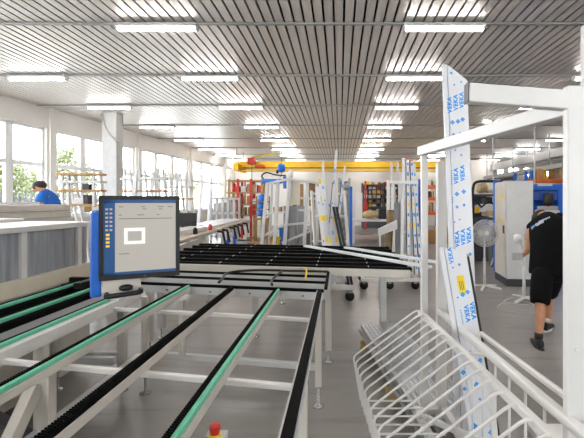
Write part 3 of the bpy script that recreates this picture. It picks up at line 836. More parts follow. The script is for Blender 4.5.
def fan(loc, h, label, rz, r=.25):
    t = thing('pedestal_fan', label, 'fan', (loc[0], loc[1], 0), rz)
    m = MB()
    for a in (.5, 2.6, 4.2, 5.6): m.bar((0, 0, .05), (.3*math.cos(a), .3*math.sin(a), .02), .04, .03)
    m.build('base', white, t, local=True)
    MB().tube([(0, 0, .03), (0, 0, h*.55)], .024, 10).build('pole', lgrey, t, local=True)
    MB().tube([(0, 0, h*.5), (0, 0, h-.05)], .016, 10).build('inner_pole', white, t, local=True)
    MB().lathe((0, .06, h), [(.05, .1), (.075, .06), (.075, -.03), (.04, -.05)], 16, 'Y').build('motor', white, t, local=True)
    m = MB()
    for rr, dy in ((r, -.02), (r*.99, -.05), (r*.8, -.075), (r*.55, -.09), (r*.28, -.095), (r*.85, .02), (r*.5, .04)):
        m.tube([(rr*math.cos(a), dy, h+rr*math.sin(a)) for a in [2*PI*k/28 for k in range(29)]], .0035, 5, False)
    for k in range(56):
        a = 2*PI*k/56; ca, sa = math.cos(a), math.sin(a)
        m.tube([(r*.1*ca, -.095, h+r*.1*sa), (r*.55*ca, -.09, h+r*.55*sa), (r*.99*ca, -.05, h+r*.99*sa)], .0036, 4, False)
        m.tube([(r*.2*ca, .045, h+r*.2*sa), (r*.85*ca, .02, h+r*.85*sa), (r*.99*ca, -.03, h+r*.99*sa)], .0036, 4, False)
    m.build('guard', meshm if False else lgrey, t, local=True)
    m = MB()
    for k in range(3):
        a0 = 2*PI*k/3
        ps = []
        for rr, da in ((.03, -.3), (r*.5, -.5), (r*.85, -.42), (r*.88, 0), (r*.7, .42), (.03, .35)):
            ps.append((rr*math.cos(a0+da), -.02+.05*da, h+rr*math.sin(a0+da)))
        m.prism([V(p) for p in ps], (0, .004, 0))
    m.build('blade', greyfilm, t, local=True)
    MB().lathe((0, -.1, h), [(.03, -.008), (.045, 0), (.04, .02)], 14, 'Y').build('hub_cap', white, t, local=True)
    return t
fp = P(483.5, 287, 7.5)
fan((fp.x, 7.45), 1.02, 'white pedestal fan turned to the viewer, left of the grey control cabinet', 0)
fp2 = P(524, 300, 6.5)
fan((fp2.x, 6.5), 1.0, 'white pedestal fan seen edge-on, in front of the cabinet beside the person in black', 1.25, .2)
# loop of cable on the floor
tag(MB().tube(smooth([P(503, 302, 6.4).xy.to_3d()+V((0, 0, .012)), P(515, 299, 6.6).xy.to_3d()+V((0, 0, .012)), V((3.0, 6.0, .012)), V((2.7, 5.7, .012)), V((2.35, 5.9, .012)), V((2.6, 6.3, .012)), V((3.1, 6.1, .012)), V((3.4, 6.6, .012))]), .006, 6).build('power_cable', lgrey), 'light grey power cable looping on the floor under the two fans', 'cable')

# machining station left of the cabinet
ms = thing('machining_station', 'grey machine bench with shelves, black arched hose and motors between trolley and cabinet', 'machine', (3.0, 10.2, 0))
Y = 10.0
X = lambda px, Y=10.0: P(px, 0, Y).x
Zp = lambda py, Y=10.0: P(0, py, Y).z
for px in (472, 498): 
    for yy in (Y, Y+.8): MB().span(X(px)-.05, X(px)+.05, yy-.05, yy+.05, 0, Zp(200)).build('frame_post', dgrey, ms)
for py in (194, 203, 218, 232): MB().span(X(471), X(500), Y-.05, Y+.85, Zp(py)-.05, Zp(py)).build('shelf', dgrey, ms, bevel=.005)
MB().span(X(476), X(498), Y-.1, Y+.3, Zp(212), Zp(204)).build('housing', lgrey, ms, bevel=.02)
MB().lathe((X(480), Y+.2, Zp(192)+.1), [(.1, 0), (.12, .05), (.12, .45), (.07, .5)], 14, 'X').build('motor', tan, ms)
MB().lathe((X(489), Y+.1, Zp(190)+.1), [(.12, 0), (.17, .05), (.17, .3), (.07, .36)], 14, 'X').build('motor', cream, ms)
MB().span(X(474), X(478), Y-.12, Y-.06, Zp(213), Zp(207)).build('guard_plate', yellow, ms)
MB().span(X(484), X(494), Y-.12, Y+.2, Zp(216), Zp(210)).build('housing', tan, ms, bevel=.02)
MB().span(X(480), X(487), Y-.14, Y, Zp(225), Zp(219)).build('blue_drive', blue, ms, bevel=.02)
MB().tube(smooth([(X(471), Y-.15, Zp(235)), (X(470.5), Y-.15, Zp(200)), (X(471.5), Y-.15, Zp(186)), (X(476), Y-.15, Zp(182)), (X(486), Y-.15, Zp(181.5)), (X(500), Y-.15, Zp(182))]), .035, 8).build('arched_hose', black, ms)
MB().bar((X(486), Y-.3, .05), (X(500), Y-.3, .95), .03, .03).build('brace', lgrey, ms)
MB().bar((X(502), Y-.3, .05), (X(490), Y-.3, .95), .03, .03).build('brace', lgrey, ms)
MB().span(X(489), X(496), Y-.2, Y, .0, 1.0).build('drive_cabinet', dgrey, ms)
MB().span(X(473), X(498), Y+.82, Y+.85, .0, Zp(196)).build('back_panel', dgrey, ms)
MB().span(X(474), X(482), Y-.05, Y+.3, Zp(231), Zp(222)).build('gearbox', black, ms, bevel=.03)
MB().span(X(485), X(492), Y-.05, Y+.3, Zp(203), Zp(197)).build('drive_head', black, ms, bevel=.03)
MB().tube([(X(473), Y-.06, Zp(199)), (X(480), Y-.1, Zp(207)), (X(488), Y-.06, Zp(201)), (X(497), Y-.1, Zp(208))], .03, 6).build('cable_bundle', black, ms)
bp = thing('blue_upright', 'tall blue steel upright directly left of the grey cabinet', 'post', (X(495.5), 9.4, 0))
MB().span(P(493, 0, 9.4).x, P(498.5, 0, 9.4).x, 9.3, 9.4, 0, P(0, 181, 9.4).z).build('upright', blue2, bp, bevel=.008)
MB().span(P(496, 0, 9.4).x, P(499, 0, 9.4).x, 9.25, 9.3, .8, P(0, 183, 9.4).z).build('cover', dgrey, bp)

# blue press behind the person
Y = 9.0
px0, px1 = P(535, 0, Y).x, P(563.5, 0, Y).x
pr = thing('blue_press', 'bright blue C-frame machine with dark head behind the person in black', 'machine', ((px0+px1)/2, Y, 0))
z = lambda py: P(0, py, 9.0).z
MB().span(px0, px1, Y, Y+.7, z(190), z(184)).build('top_frame', blue2, pr, bevel=.01)
MB().span(P(558, 0, Y).x, px1, Y, Y+.7, 0, z(190)).build('side_frame', blue2, pr, bevel=.01)
MB().span(px0+.03, px1, Y+.3, Y+.7, .3, z(190)).build('back_frame', blue2, pr)
MB().span(px0-.02, px1+.02, Y-.1, Y+.75, 0, .9).build('base', blue2, pr, bevel=.01)
MB().span(px0+.06, P(552, 0, Y).x, Y-.02, Y+.02, z(186), z(183.2)).build('cover_strip', lgrey, pr)
MB().span(P(538, 0, Y).x, P(556, 0, Y).x, Y-.05, Y+.3, z(200), z(191)).build('panel', mat('deep_blue', '123E8C', .5), pr)
MB().lathe((P(547, 0, Y).x, Y-.05, z(205)), [(.09, 0), (.11, .04), (.11, .24), (.06, .28)], 14).build('motor', black, pr)
MB().span(P(541, 0, Y).x, P(556, 0, Y).x, Y-.1, Y+.2, z(210), z(206)).build('head', grey, pr, bevel=.02)
MB().span(P(540, 0, Y).x, P(557, 0, Y).x, Y-.12, Y+.25, z(219), z(210)).build('table', lgrey, pr, bevel=.01)
MB().lathe((P(546, 0, Y).x, Y-.08, z(206)), [(.02, 0), (.02, -.03)], 8, 'Y').build('button', red, pr)
# orange beamed rack far right, above the press
def pallet_rack(px0, px1, Y, levels, label, deep=1.0, beam=orange, post=blue2):
    x0, x1 = P(px0, 0, Y).x, P(px1, 0, Y).x
    zt = P(0, levels[0], Y).z+.3
    t = thing('pallet_rack', label, 'rack', ((x0+x1)/2, Y, 0))
    for x in (x0, x1):
        for y in (Y, Y+deep): MB().span(x-.05, x+.05, y-.05, y+.05, 0, zt).build('upright', post, t)
    for py in levels:
        zz = P(0, py, Y).z
        for y in (Y, Y+deep): MB().span(x0, x1, y-.04, y+.04, zz-.13, zz).build('beam', beam, t)
        MB().span(x0, x1, Y, Y+deep, zz-.02, zz).build('shelf', grey, t)
    return t, x0, x1
BOXC = [('brown', cardboard), ('white', white), ('grey', grey), ('blue', blue), ('tan', tan), ('black', black), ('cream', cream), ('red', red), ('yellow', yellow)]
def fill(x0, x1, Y, zz, n, names, where, hmin=.12, hmax=.3, depth=.3, seed=1):
    rn = random.Random(seed); w_ = (x1-x0)/n
    for i in range(n):
        cn, mt = rn.choice(names)
        bw = w_*rn.uniform(.5, .9); h = rn.uniform(hmin, hmax)
        xc = x0+w_*(i+.5)
        y = Y+.08+depth/2+rn.uniform(0, .025)
        nm = 'box'
        if rn.random() < .3:
            rr = min(bw/2, .12); o = MB().lathe((xc, y, zz+.003), [(rr*.92, 0), (rr, .02), (rr, h*.85), (rr*.5, h)], 12).build('canister', mt); nm = 'canister'
        else:
            m = MB().box((xc, y, zz+.003+h/2), (bw, depth, h), rn.uniform(-.08, .08)); o = m.build('box', mt, bevel=.01)
        tag(o, '%s %s, %s from left %s' % (cn, nm, ORD[i], where), nm, 'goods '+where)
t, x0, x1 = pallet_rack(526, 580, 16, (179, 200, 219), 'orange beamed pallet rack beyond the blue machine')
fill(x0+.25, x1-.25, 16, P(0, 179, 16).z, 6, BOXC, 'on top of the orange rack above the blue machine', .2, .45, .6, 4)
t, x0, x1 = pallet_rack(424, 442, 17, (185, 197.5, 212), 'orange beamed pallet rack seen between the two trolley posts')
fill(x0+.25, x1-.25, 17, P(0, 185, 17).z, 3, BOXC, 'on the top level of the rack between the trolley posts', .2, .3, .5, 6)
fill(x0+.25, x1-.25, 17, P(0, 197.5, 17).z, 4, BOXC, 'on the middle level of the rack between the trolley posts', .2, .38, .5, 7)
fill(x0+.25, x1-.25, 17, P(0, 212, 17).z, 3, BOXC[:3], 'on the low level of the rack between the trolley posts', .25, .4, .5, 8)
for i, (px, z0, h, w_) in enumerate(((427, 0, .5, .4), (441, 0, .62, .4))):
    x = P(px, 0, 15.5).x
    tag(MB().span(x-w_/2, x+w_/2+.1, 15.3, 15.9, z0, z0+h).build('carton', cardboard, bevel=.01), ['brown carton on the floor before the orange rack, left one', 'taller brown carton on the floor before the orange rack, right one'][i], 'carton', 'cartons by the orange rack')
# dark duct under the ceiling and the trays under it
dx = 10.3
ad = tag(MB().span(dx-.2, dx+.2, 12.5, 26.9, 3.7, 4.1).build('air_duct', grey, bevel=.01), 'grey square air duct running along under the ceiling at the right', 'duct')
for y in (14, 18, 22, 26): MB().span(dx-.02, dx+.02, y-.02, y+.02, 4.1, HZ+.02).build('hanger', steel, ad)
ctray = tag(MB().span(8.6, 9.2, 15.5, 24, 2.95, 3.05).span(8.6, 8.63, 15.5, 24, 3.05, 3.13).span(9.17, 9.2, 15.5, 24, 3.05, 3.13).build('cable_tray', grey), 'grey cable tray hanging below the air duct at the right', 'cable tray')
for y in (16.5, 20, 23.5): MB().span(8.61, 8.65, y-.02, y+.02, 3.05, HZ+.02).build('hanger', steel, ctray)
for i, (px, Y) in enumerate(((493, 14.0), (534.5, 15.0))):
    x = P(px, 0, Y).x
    tag(MB().tube([(x, Y, P(0, 183, Y).z-.9), (x, Y, HZ+.02)], .03, 8).build('supply_pipe', lgrey), ['thin grey pipe dropping from the ceiling behind the blue upright', 'thin grey pipe dropping from the ceiling behind the blue machine'][i], 'pipe', 'drop pipes')
# low grey plant with beige tops beyond (right distance)
for i, (pxa, pxb, Y, pt, mt, lab) in enumerate(((487, 520, 20, 180, lgrey, 'long low light grey machine along the far right, under the high windows'), (500, 535, 23.5, 178, offwhite, 'off-white plant unit against the far wall under the high windows'))):
    xa, xb = P(pxa, 0, Y).x, P(pxb, 0, Y).x; zt = P(0, pt, Y).z
    t = thing('production_line', lab, 'machine', ((xa+xb)/2, Y, 0))
    MB().span(xa, xb, Y, Y+1.2, 0, zt-.3).build('body', mt, t, bevel=.03)
    MB().span(xa-.1, xb+.1, Y-.1, Y+1.3, zt-.3, zt-.15).build('canopy', grey, t)
    MB().span(xa+.3, xa+.9, Y+.2, Y+.8, zt-.15, zt+.1).build('drive_unit', dgrey, t)
# ================================================================ MIDDLE OF THE HALL
def castor(m, x, y, h=.16, r=.06):
    m.lathe((x, y-.018, r), [(r, 0), (r, .036)], 16, 'Y')
def post(root, a, b, s=.05, mt=None): return MB().bar(a, b, s, s).build('post', mt or white, root, bevel=.004)
# --- A-frame trolley with leaning printed profiles (middle)
YA = 6.9
af = thing('a_frame_trolley', 'white wheeled A-frame trolley loaded with leaning printed profiles behind the roller table', 'trolley', (0, YA, 0))
xa, xb = -.42, .22
MB().span(xa, xb, YA-.5, YA-.44, .19, .27).build('deck_beam', white, af, bevel=.004)
MB().span(xa, xb, YA+.44, YA+.5, .19, .27).build('deck_beam', white, af, bevel=.004)
for x in (xa+.03, xb-.03, (xa+xb)/2): MB().span(x-.03, x+.03, YA-.5, YA+.5, .2, .26).build('deck_bar', white, af)
for x, y in ((xa+.06, YA-.42), (xb-.06, YA-.42), (xa+.06, YA+.42), (xb-.06, YA+.42)):
    m = MB(); castor(m, x, y, .16, .075); c = m.build('wheel', black, af)
    MB().span(x-.04, x+.04, y-.05, y+.05, .13, .195).build('fork', steel, c)
for x in (xa+.03, xb-.03):
    post(af, (x, YA-.02, .26), (x-.12, YA+.30, 1.8), .045); post(af, (x, YA+.42, .26), (x-.12, YA+.34, 1.8), .045)
for z in (.9, 1.35, 1.75): MB().bar((xa-.09, YA+.18+.05*z, z), (xb-.12, YA+.18+.05*z, z), .035, .035).build('crossbar', white, af)
labels = ['leaning printed white profile, %s from the left on the A-frame trolley' % ORD[i] for i in range(9)]
rn = random.Random(5)
tops = [(317, 187, 329), (319.5, 178, 332), (323, 160, 323), (323, 190, 335.5), (327, 186, 339), (336.5, 150, 326), (331, 195, 342.5), (334, 197, 346), (345, 166, 331)]
order = list(range(9))
for li, i in enumerate(order):
    px, py, pb = tops[i]; xbm = P(pb, 0, YA-.4).x
    T = P(px, py, YA-.02+.04*li); B0 = V((xbm, YA-.44+.042*li, .275))
    t = thing('window_profile', labels[li], 'profile', B0, group='profiles on the A-frame trolley')
    d_ = (T-B0)
    pwid = .04 if i in (2, 5, 8) else .066
    MB().bar(B0, T, pwid, .03, up=(0, 1, 0)).build('body', film, t, bevel=.003)
    m = MB(); ym = MB(); L = d_.length; dn = d_.normalized(); n_ = V((0, -1, 0)); n_ = (n_-dn*n_.dot(dn)).normalized(); rr = dn.cross(n_)
    for k in range(int(L/.3)):
        o = B0+dn*(.1+.3*k+.14*rn.random())+n_*.0165
        h = rn.uniform(.012, .035); w_ = .010
        yq = rn.random() < .3 and T.z < 2.2
        if yq: h, w_ = .045, .022
        (ym if yq else m).quad(o-rr*w_-dn*h, o+rr*w_-dn*h, o+rr*w_+dn*h, o-rr*w_+dn*h)
    m.build('lettering', inkblue, t)
    if ym.v: ym.build('yellow_label', inkyellow, t)
    if li in (1, 3, 5, 6, 8): MB().bar(B0+rr*-(pwid/2+.006), B0+rr*-(pwid/2+.006)+dn*min(L, 1.7), .012, .03, up=(0, 1, 0)).build('black_gasket', black, t)
bt = P(333.5, 207, YA-.12); bb = V((P(347, 0, YA-.5).x, YA-.5, .275))
for i, dx_ in enumerate((0, .05)):
    tag(MB().bar(bb+V((dx_+.03, 0, 0)), bt+V((dx_, .02, 0)), .045, .04, up=(0, 1, 0)).build('black_profile', black, bevel=.003), ['dark profile leaning on the right side of the A-frame trolley', 'outermost dark profile leaning on the right side of the A-frame trolley'][i], 'profile', 'dark profiles on the A-frame trolley')

# --- white tubular rack, left of it
YR = 9.0
wr = thing('frame_rack', 'white tubular rack with leaning uprights and rungs behind the roller table', 'rack', (-1.2, YR, 0))
def PX(px, py, Y=YR): return P(px, py, Y)
def fpost(px0, py0, px1, Y, s=.06):
    a = P(px0, py0, Y+.25); b = V((P(px1, 0, Y).x, Y, .0))
    return MB().bar(b, a, s, s).build('post', lgrey, wr, bevel=.004)
for a in ((267.5, 183, 259), (278, 180, 273), (290.5, 176, 282), (307.5, 180, 303), (317, 182, 317), (323, 186, 327)): fpost(*a, YR, .075)
fpost(272, 184, 268, YR+.5, .05); fpost(299, 183, 295, YR+.5, .045); fpost(313, 182, 310, YR+.5, .045)
for px0, py0, px1, py1 in ((266, 184, 291, 178.5), (290, 179, 323, 184), (264, 214, 285, 212), (284, 225, 318, 222), (300, 198, 320, 199), (298, 210, 322, 211), (260, 238, 284, 224), (282, 243, 318, 228)):
    MB().bar(P(px0, py0, YR+.12), P(px1, py1, YR+.12), .05, .05).build('crossbar', lgrey, wr, bevel=.004)
MB().lathe(P(290.6, 174, YR+.25), [(.02, -.1), (.06, -.06), (.06, .06), (.02, .1)], 12).build('end_knob', white, wr)
for px in (262, 300, 326): MB().span(P(px, 0, YR).x-.03, P(px, 0, YR).x+.03, YR-.35, YR+.75, 0, .07).build('base_beam', white, wr, bevel=.004)
for i, (px0, px1, py0, py1, mt, lab) in enumerate(((283.5, 297, 206, 246, greyfilm, 'grey panel standing in the left bays of the white tubular rack'), (297.5, 305, 206, 240, greyfilm, 'narrow grey panel standing in the middle of the white tubular rack'), (309, 317, 182, 206, wood, 'pale wooden board standing high in the right bay of the tubular rack'), (291, 300, 181, 205, cream, 'cream board standing in the upper middle bay of the tubular rack'), (273, 281, 207, 213, tan, 'tan crate on the left rung of the tubular rack'))):
    a, b = P(px0, py1, YR+.35), P(px1, py0, YR+.35)
    if py1 > 230: a.z = 0.075
    m = MB().span(a.x, b.x, YR+.34, YR+.365 if i != 4 else YR+.6, a.z, b.z); 
    o = tag(m.build('board' if mt is not greyfilm else 'panel', mt, bevel=.003), lab, 'board' if mt is not greyfilm else 'panel')
for i, (px, py, w_, h, mt, lab) in enumerate(((294, 222, .5, 1.0, cardboard, 'tall brown carton on the floor far behind the tubular rack'), (318, 222, .5, 1.3, cardboard, 'taller brown carton behind the right bays of the tubular rack'), (276, 222, .35, .5, yellow, 'yellow plastic bin behind the left bay of the tubular rack'), (285, 222, .3, .8, blue, 'blue plastic bin behind the left posts of the tubular rack'), (306, 222, .4, .7, dgrey, 'dark grey bin behind the middle of the tubular rack'))):
    yb = 13.4 if i < 2 else 12.6; x = P(px, 0, yb).x
    o = thing('carton' if i < 2 else 'bin', lab, 'carton' if i < 2 else 'bin', (x, yb, 0))
    MB().span(x-w_/2, x+w_/2, yb-.2, yb+.2, 0, h).build('body', mt, o, bevel=.01); MB().span(x-w_/2-.01, x+w_/2+.01, yb-.21, yb+.21, h-.06, h).build('rim' if i > 1 else 'flap', mt, o)
for i, (px, Y, top, mt, lab) in enumerate(((301, 10.3, 184, wood, 'pale plank standing on end behind the tubular rack, left one'), (313.5, 10.3, 183, cardboard, 'brown plank standing on end behind the tubular rack, middle one'), (321, 10.3, 186, wood, 'pale plank standing on end behind the tubular rack, right one'), (295, 10.4, 190, dgrey, 'dark strip standing on end behind the tubular rack'))):
    x = P(px, 0, Y).x
    tag(MB().span(x-.06, x+.06, Y, Y+.05, 0, P(0, top, Y).z).build('plank', mt, bevel=.004), lab, 'plank', 'planks behind the tubular rack')
# --- shelving with blue drums further behind
sh = thing('parts_shelf', 'wooden parts shelf with red posts at the back left of the hall', 'shelf', (-3.4, 17, 0))
YS = 17.0
sxs = [P(px, 0, YS).x for px in (229, 238, 251, 262)]
for x in sxs:
    for y in (YS, YS+.7): MB().span(x-.05, x+.05, y-.04, y+.04, 0, P(0, 179, YS).z).build('upright', red if x in sxs[1:3] else wood, sh)
for py in (180, 192, 204, 215): MB().span(sxs[0]-.1, sxs[-1]+.1, YS-.04, YS+.74, P(0, py, YS).z-.06, P(0, py, YS).z).build('shelf_board', wood, sh)
for k, py in enumerate((192, 204, 215)):
    fill(sxs[0], sxs[-1], YS, P(0, py, YS).z, 6, [('red', red), ('brown', cardboard), ('grey', grey), ('white', white), ('tan', tan), ('red', red)], 'on the %s board of the red posted shelf' % ORD[k+1], .22, .42, .5, 20+k)
for i, (px, py) in enumerate(((246, 183), (253, 184), (257, 182))):
    q = P(px, py, YS+.3)
    tag(MB().span(q.x-.03, q.x+.03, YS+.1, YS+.16, P(0, 204, YS).z, P(0, 182, YS).z+.0).build('plank', [wood, red, white][i], bevel=.004), ['pale plank standing on end in the red posted shelf', 'red bar standing on end in the red posted shelf', 'white bar standing on end in the red posted shelf'][i], 'plank')
for i, (px, py) in enumerate(((262.5, 198), (261.5, 205.5), (261, 213))):
    q = P(px, py, 12)
    o = thing('blue_drum', ['blue plastic drum, topmost of the three stacked beside the tubular rack', 'blue plastic drum, middle one of the three stacked beside the tubular rack', 'blue plastic drum, lowest of the three stacked beside the tubular rack'][i], 'drum', (q.x, 12, q.z-.1), group='blue drums')
    MB().lathe((q.x, 12, q.z-.1), [(.11, 0), (.13, .02), (.12, .1), (.13, .19), (.1, .2)], 16).build('drum', blue, o)
    MB().lathe((q.x, 12, q.z+.1), [(.06, 0), (.06, .02)], 12).build('lid', yellow if i == 1 else blue, o)
q = P(261, 215.5, 12)
ds = thing('drum_stand', 'wooden stand carrying the three blue drums', 'stand', (q.x, 12, 0))
MB().span(q.x-.2, q.x+.25, 11.8, 12.2, q.z-.13, q.z-.08).build('stand_top', wood, ds)
for x in (q.x-.17, q.x+.22):
    for y in (11.84, 12.16): MB().span(x-.025, x+.025, y-.025, y+.025, 0, q.z-.13).build('leg', wood, ds)
for i, py in enumerate((198, 205.5)):
    z = P(0, py, 12).z-.1
    MB().span(q.x-.2, q.x+.25, 11.8, 12.2, z-.03, z).build('stand_shelf', wood, ds)
for x in (q.x-.17, q.x+.22): MB().span(x-.02, x+.02, 12.14, 12.18, q.z-.13, P(0, 196, 12).z).build('stand_post', wood, ds)
# --- silver grated rack and blue post right of the A-frame
YG = 9.5
gr = thing('grated_rack', 'grey rack of closely stacked rungs right of the A-frame trolley', 'rack', (P(344, 0, YG).x, YG, 0))
gx0, gx1 = P(339, 0, YG).x, P(349.5, 0, YG).x
for x in (gx0, gx1):
    for y in (YG, YG+.6): MB().span(x-.025, x+.025, y-.025, y+.025, 0, P(0, 178, YG).z).build('post', grey, gr)
for k in range(11):
    z = P(0, 181+6.2*k, YG).z
    MB().span(gx0, gx1, YG, YG+.6, z-.02, z).build('rung', grey, gr)
for k in range(5):
    x = gx0+(gx1-gx0)*(k+.7)/5.6
    tag(MB().span(x-.02, x+.02, YG+.62, YG+.66, .02, P(0, 177+1.5*k, YG).z).build('metal_strip', steel), 'upright steel strip leaning behind the grey rung rack, %s from the left' % ORD[k], 'strip', 'steel strips behind the rung rack')
bpst = thing('blue_post', 'slim blue post on a foot right of the grey rung rack', 'post', (P(350.8, 0, 9.2).x, 9.2, 0))
bx = P(350.8, 0, 9.2).x
MB().span(bx-.035, bx+.035, 9.17, 9.23, .02, P(0, 186.5, 9.2).z).build('post', blue2, bpst, bevel=.004); MB().span(bx-.15, bx+.15, 9.0, 9.4, 0, .03).build('foot_plate', blue2, bpst)

# --- back wall shelving
YB = 24.0
bs = thing('goods_shelf', 'long dark shelving full of small goods on the back wall', 'shelf', (2.3, YB, 0))
bx0, bx1 = P(362.5, 0, YB).x, P(403, 0, YB).x
LV = (184.5, 189.3, 193.5, 198, 202.3, 206.5, 213)
for x in (bx0, (bx0+bx1)/2, bx1):
    for y in (YB, YB+.6): MB().span(x-.04, x+.04, y-.04, y+.04, 0, P(0, 183, YB).z).build('upright', dgrey, bs)
shw = mat('shelf_board_brown', '7D5A40', .6)
for k, py in enumerate(LV):
    z = P(0, py, YB).z
    MB().span(bx0, bx1, YB-.04, YB+.64, z-.06, z).build('shelf_board', shw if k in (0, 2, 4) else dgrey, bs)
    fill(bx0+.08, bx1-.05, YB, z, 9 if k else 6, [('white', white), ('cream', cream), ('brown', cardboard), ('tan', tan), ('grey', lgrey), ('white', white), ('black', black), ('yellow', yellow), ('cream', cream), ('red', red)], 'on the %s board of the back wall shelving' % ORD[k], .12, .24, .45, 40+k)
MB().span(bx0, bx1, YB+.62, YB+.64, 0, P(0, 184, YB).z).build('back_panel', dgrey, bs)
YJ = 20.0
jk = thing('red_lift', 'slim red lifting mast standing before the back wall shelving', 'lift', (P(365.5, 0, YJ).x, YJ, 0))
jx = P(365.5, 0, YJ).x
MB().span(jx-.045, jx+.045, YJ-.045, YJ+.045, .1, P(0, 181, YJ).z).build('mast', red, jk, bevel=.01)
MB().prism([(jx-.16, YJ-.02, 1.1), (jx+.16, YJ-.02, 1.1), (jx+.05, YJ-.02, 1.6), (jx-.05, YJ-.02, 1.6)], (0, .04, 0)).build('gusset', red, jk)
MB().span(jx-.35, jx+.35, YJ-.4, YJ+.4, .0, .12).build('base', red, jk, bevel=.01)
# grey work tables before the shelving
gt = thing('grey_work_table', 'large grey topped work table in front of the back wall shelving', 'table', (1.6, 17, 0))
MB().span(P(352, 0, 16).x, P(396, 0, 16).x, 15.4, 17.6, .84, .9).build('table_top', lgrey, gt, bevel=.008)
MB().span(P(353, 0, 16).x, P(395, 0, 16).x, 15.5, 17.5, .35, .40).build('lower_shelf', grey, gt)
for px in (353, 395):
    for y in (15.5, 17.5): MB().span(P(px, 0, 16).x-.05, P(px, 0, 16).x+.05, y-.05, y+.05, 0, .84).build('leg', lgrey, gt)
o = MB().span(P(355, 0, 16).x, P(362, 0, 16).x, 15.7, 15.8, .9, P(0, 193, 16).z).build('sheet', white, bevel=.01); tag(o, 'white upright panel standing on the left of the grey work table', 'panel')
for i, (px, w_, h, mt, lab, nm) in enumerate(((371, .7, .38, tan, 'tan sack lying on the grey work table', 'sack'), (385, .5, .4, black, 'black case standing on the grey work table', 'case'))):
    x = P(px, 0, 16.4).x
    if i == 0:
        m = MB().loft([((x+dx, 16.6, .9+.18), .34*math.sqrt(max(.02, 1-(dx/.36)**2)), .18*math.sqrt(max(.02, 1-(dx/.36)**2)), (0, 1, 0), (0, 0, 1)) for dx in (-.35, -.28, -.15, 0, .15, .28, .35)], 14)
    else: m = MB().span(x-.25, x+.25, 16.4, 16.7, .9, .9+h)
    tag(m.build(nm, mt, bevel=0 if i == 0 else .02), lab, nm)

# --- second trolley with leaning profiles (right of middle)
YT = 7.6
st = thing('profile_cart', 'white wheeled cart with a top bar and leaning profiles left of the tall trolley', 'cart', (.9, YT, 0))
for px in (388.5, 392.5): MB().span(P(px, 0, YT).x-.03, P(px, 0, YT).x+.03, YT, YT+.06, .16, P(0, 181, YT).z).build('post', white, st, bevel=.004)
x = P(403.5, 0, YT).x; MB().span(x-.035, x+.035, YT+.4, YT+.47, .16, P(0, 181, YT).z).build('post', white, st, bevel=.004)
x2 = P(415.5, 0, YT).x; MB().span(x2-.03, x2+.03, YT+.4, YT+.46, .16, P(0, 181, YT).z).build('post', white, st, bevel=.004)
MB().bar(P(387, 182, YT+.0), P(418, 182.5, YT+.0), .06, .06).build('top_bar', white, st, bevel=.004)
for z in (.55, 1.0): MB().bar((P(403, 0, YT).x, YT+.43, z), (x2, YT+.43, z), .04, .04).build('crossbar', white, st)
cx0_, cx1_ = P(360, 0, YT).x, P(417, 0, YT).x
for y in (YT-.3, YT+.55): MB().span(cx0_, cx1_, y-.03, y+.03, .15, .21).build('deck_beam', white, st, bevel=.004)
for xx_ in (cx0_+.05, P(388, 0, YT).x, cx1_-.05): MB().span(xx_-.03, xx_+.03, YT-.3, YT+.55, .15, .2).build('deck_bar', white, st)
for xx_ in (cx0_+.06, P(388, 0, YT).x, cx1_-.08):
    for y in (YT-.26, YT+.5):
        m = MB(); castor(m, xx_, y, .15, .075); c = m.build('wheel', black, st); MB().span(xx_-.03, xx_+.03, y-.04, y+.04, .11, .16).build('fork', steel, c)
tp = [(403.8, 158, 397, 0), (407.5, 160, 405, 1), (411.5, 161, 413, 1), (414, 164, 418, 2)]
for i, (px, py, pb, k) in enumerate(tp):
    T = P(px, py, YT+.2+.05*i); B0 = V((P(pb, 0, YT).x+.06, YT-.14+.05*i, .215))
    t = thing('window_profile', 'tall %s profile leaning on the white cart, %s from the left' % (['plain white', 'blue printed', 'blue printed', 'dark edged'][i], ORD[i]), 'profile', B0, group='profiles leaning on the white cart')
    MB().bar(B0, T, .055, .03, up=(0, 1, 0)).build('body', film, t, bevel=.003)
    dn = (T-B0).normalized(); L = (T-B0).length; n_ = V((0, -1, 0)); n_ = (n_-dn*n_.dot(dn)).normalized(); rr = dn.cross(n_)
    m = MB(); ym = MB()
    for j in range(int(L/.2)):
        o = B0+dn*(.15+.2*j)+n_*.0165; h = rn.uniform(.015, .04)
        (ym if j in (4, 6) and k == 1 else m).quad(o-rr*.014-dn*h, o+rr*.018-dn*h, o+rr*.018+dn*h, o-rr*.018+dn*h)
    if k: m.build('lettering', inkblue, t)
    if ym.v and k: ym.build('yellow_label', inkyellow, t)
    if i in (1, 2): MB().bar(B0+dn*L, B0+dn*(L+.03), .05, .03, up=(0, 1, 0)).build('orange_tip', orange, t)
    if i > 0: MB().bar(B0-rr*.034, B0-rr*.034+dn*L, .012, .03, up=(0, 1, 0)).build('black_gasket', black, t)
for i, (pa, ya, pb_, yb) in enumerate(((391, 163, 399, 190), (397, 162, 403, 190))):
    T = P(pa, ya, YT+.7); B0 = V((P(pb_+6, 0, YT+.3).x, YT+.52, .215))
    tag(MB().bar(B0, T, .05, .04, up=(0, 1, 0)).build('grey_profile', lgrey, bevel=.003), ['grey profile leaning left over the cart top bar, outer one', 'grey profile leaning left over the cart top bar, inner one'][i], 'profile', 'grey profiles on the white cart')
xq = P(397, 0, YT).x
o = MB().span(P(391, 0, YT).x+.03, P(402, 0, YT).x, YT+.2, YT+.23, .21, P(0, 203, YT).z).build('sheet', greyfilm, bevel=.003); tag(o, 'grey panel standing on the white cart behind its two left posts', 'panel')
m = MB().prism([P(378.5, 236, YT-.25), P(378, 229, YT-.25), P(397, 220, YT-.25), P(397.5, 229, YT-.25)], (0, .05, 0))
m2 = MB()
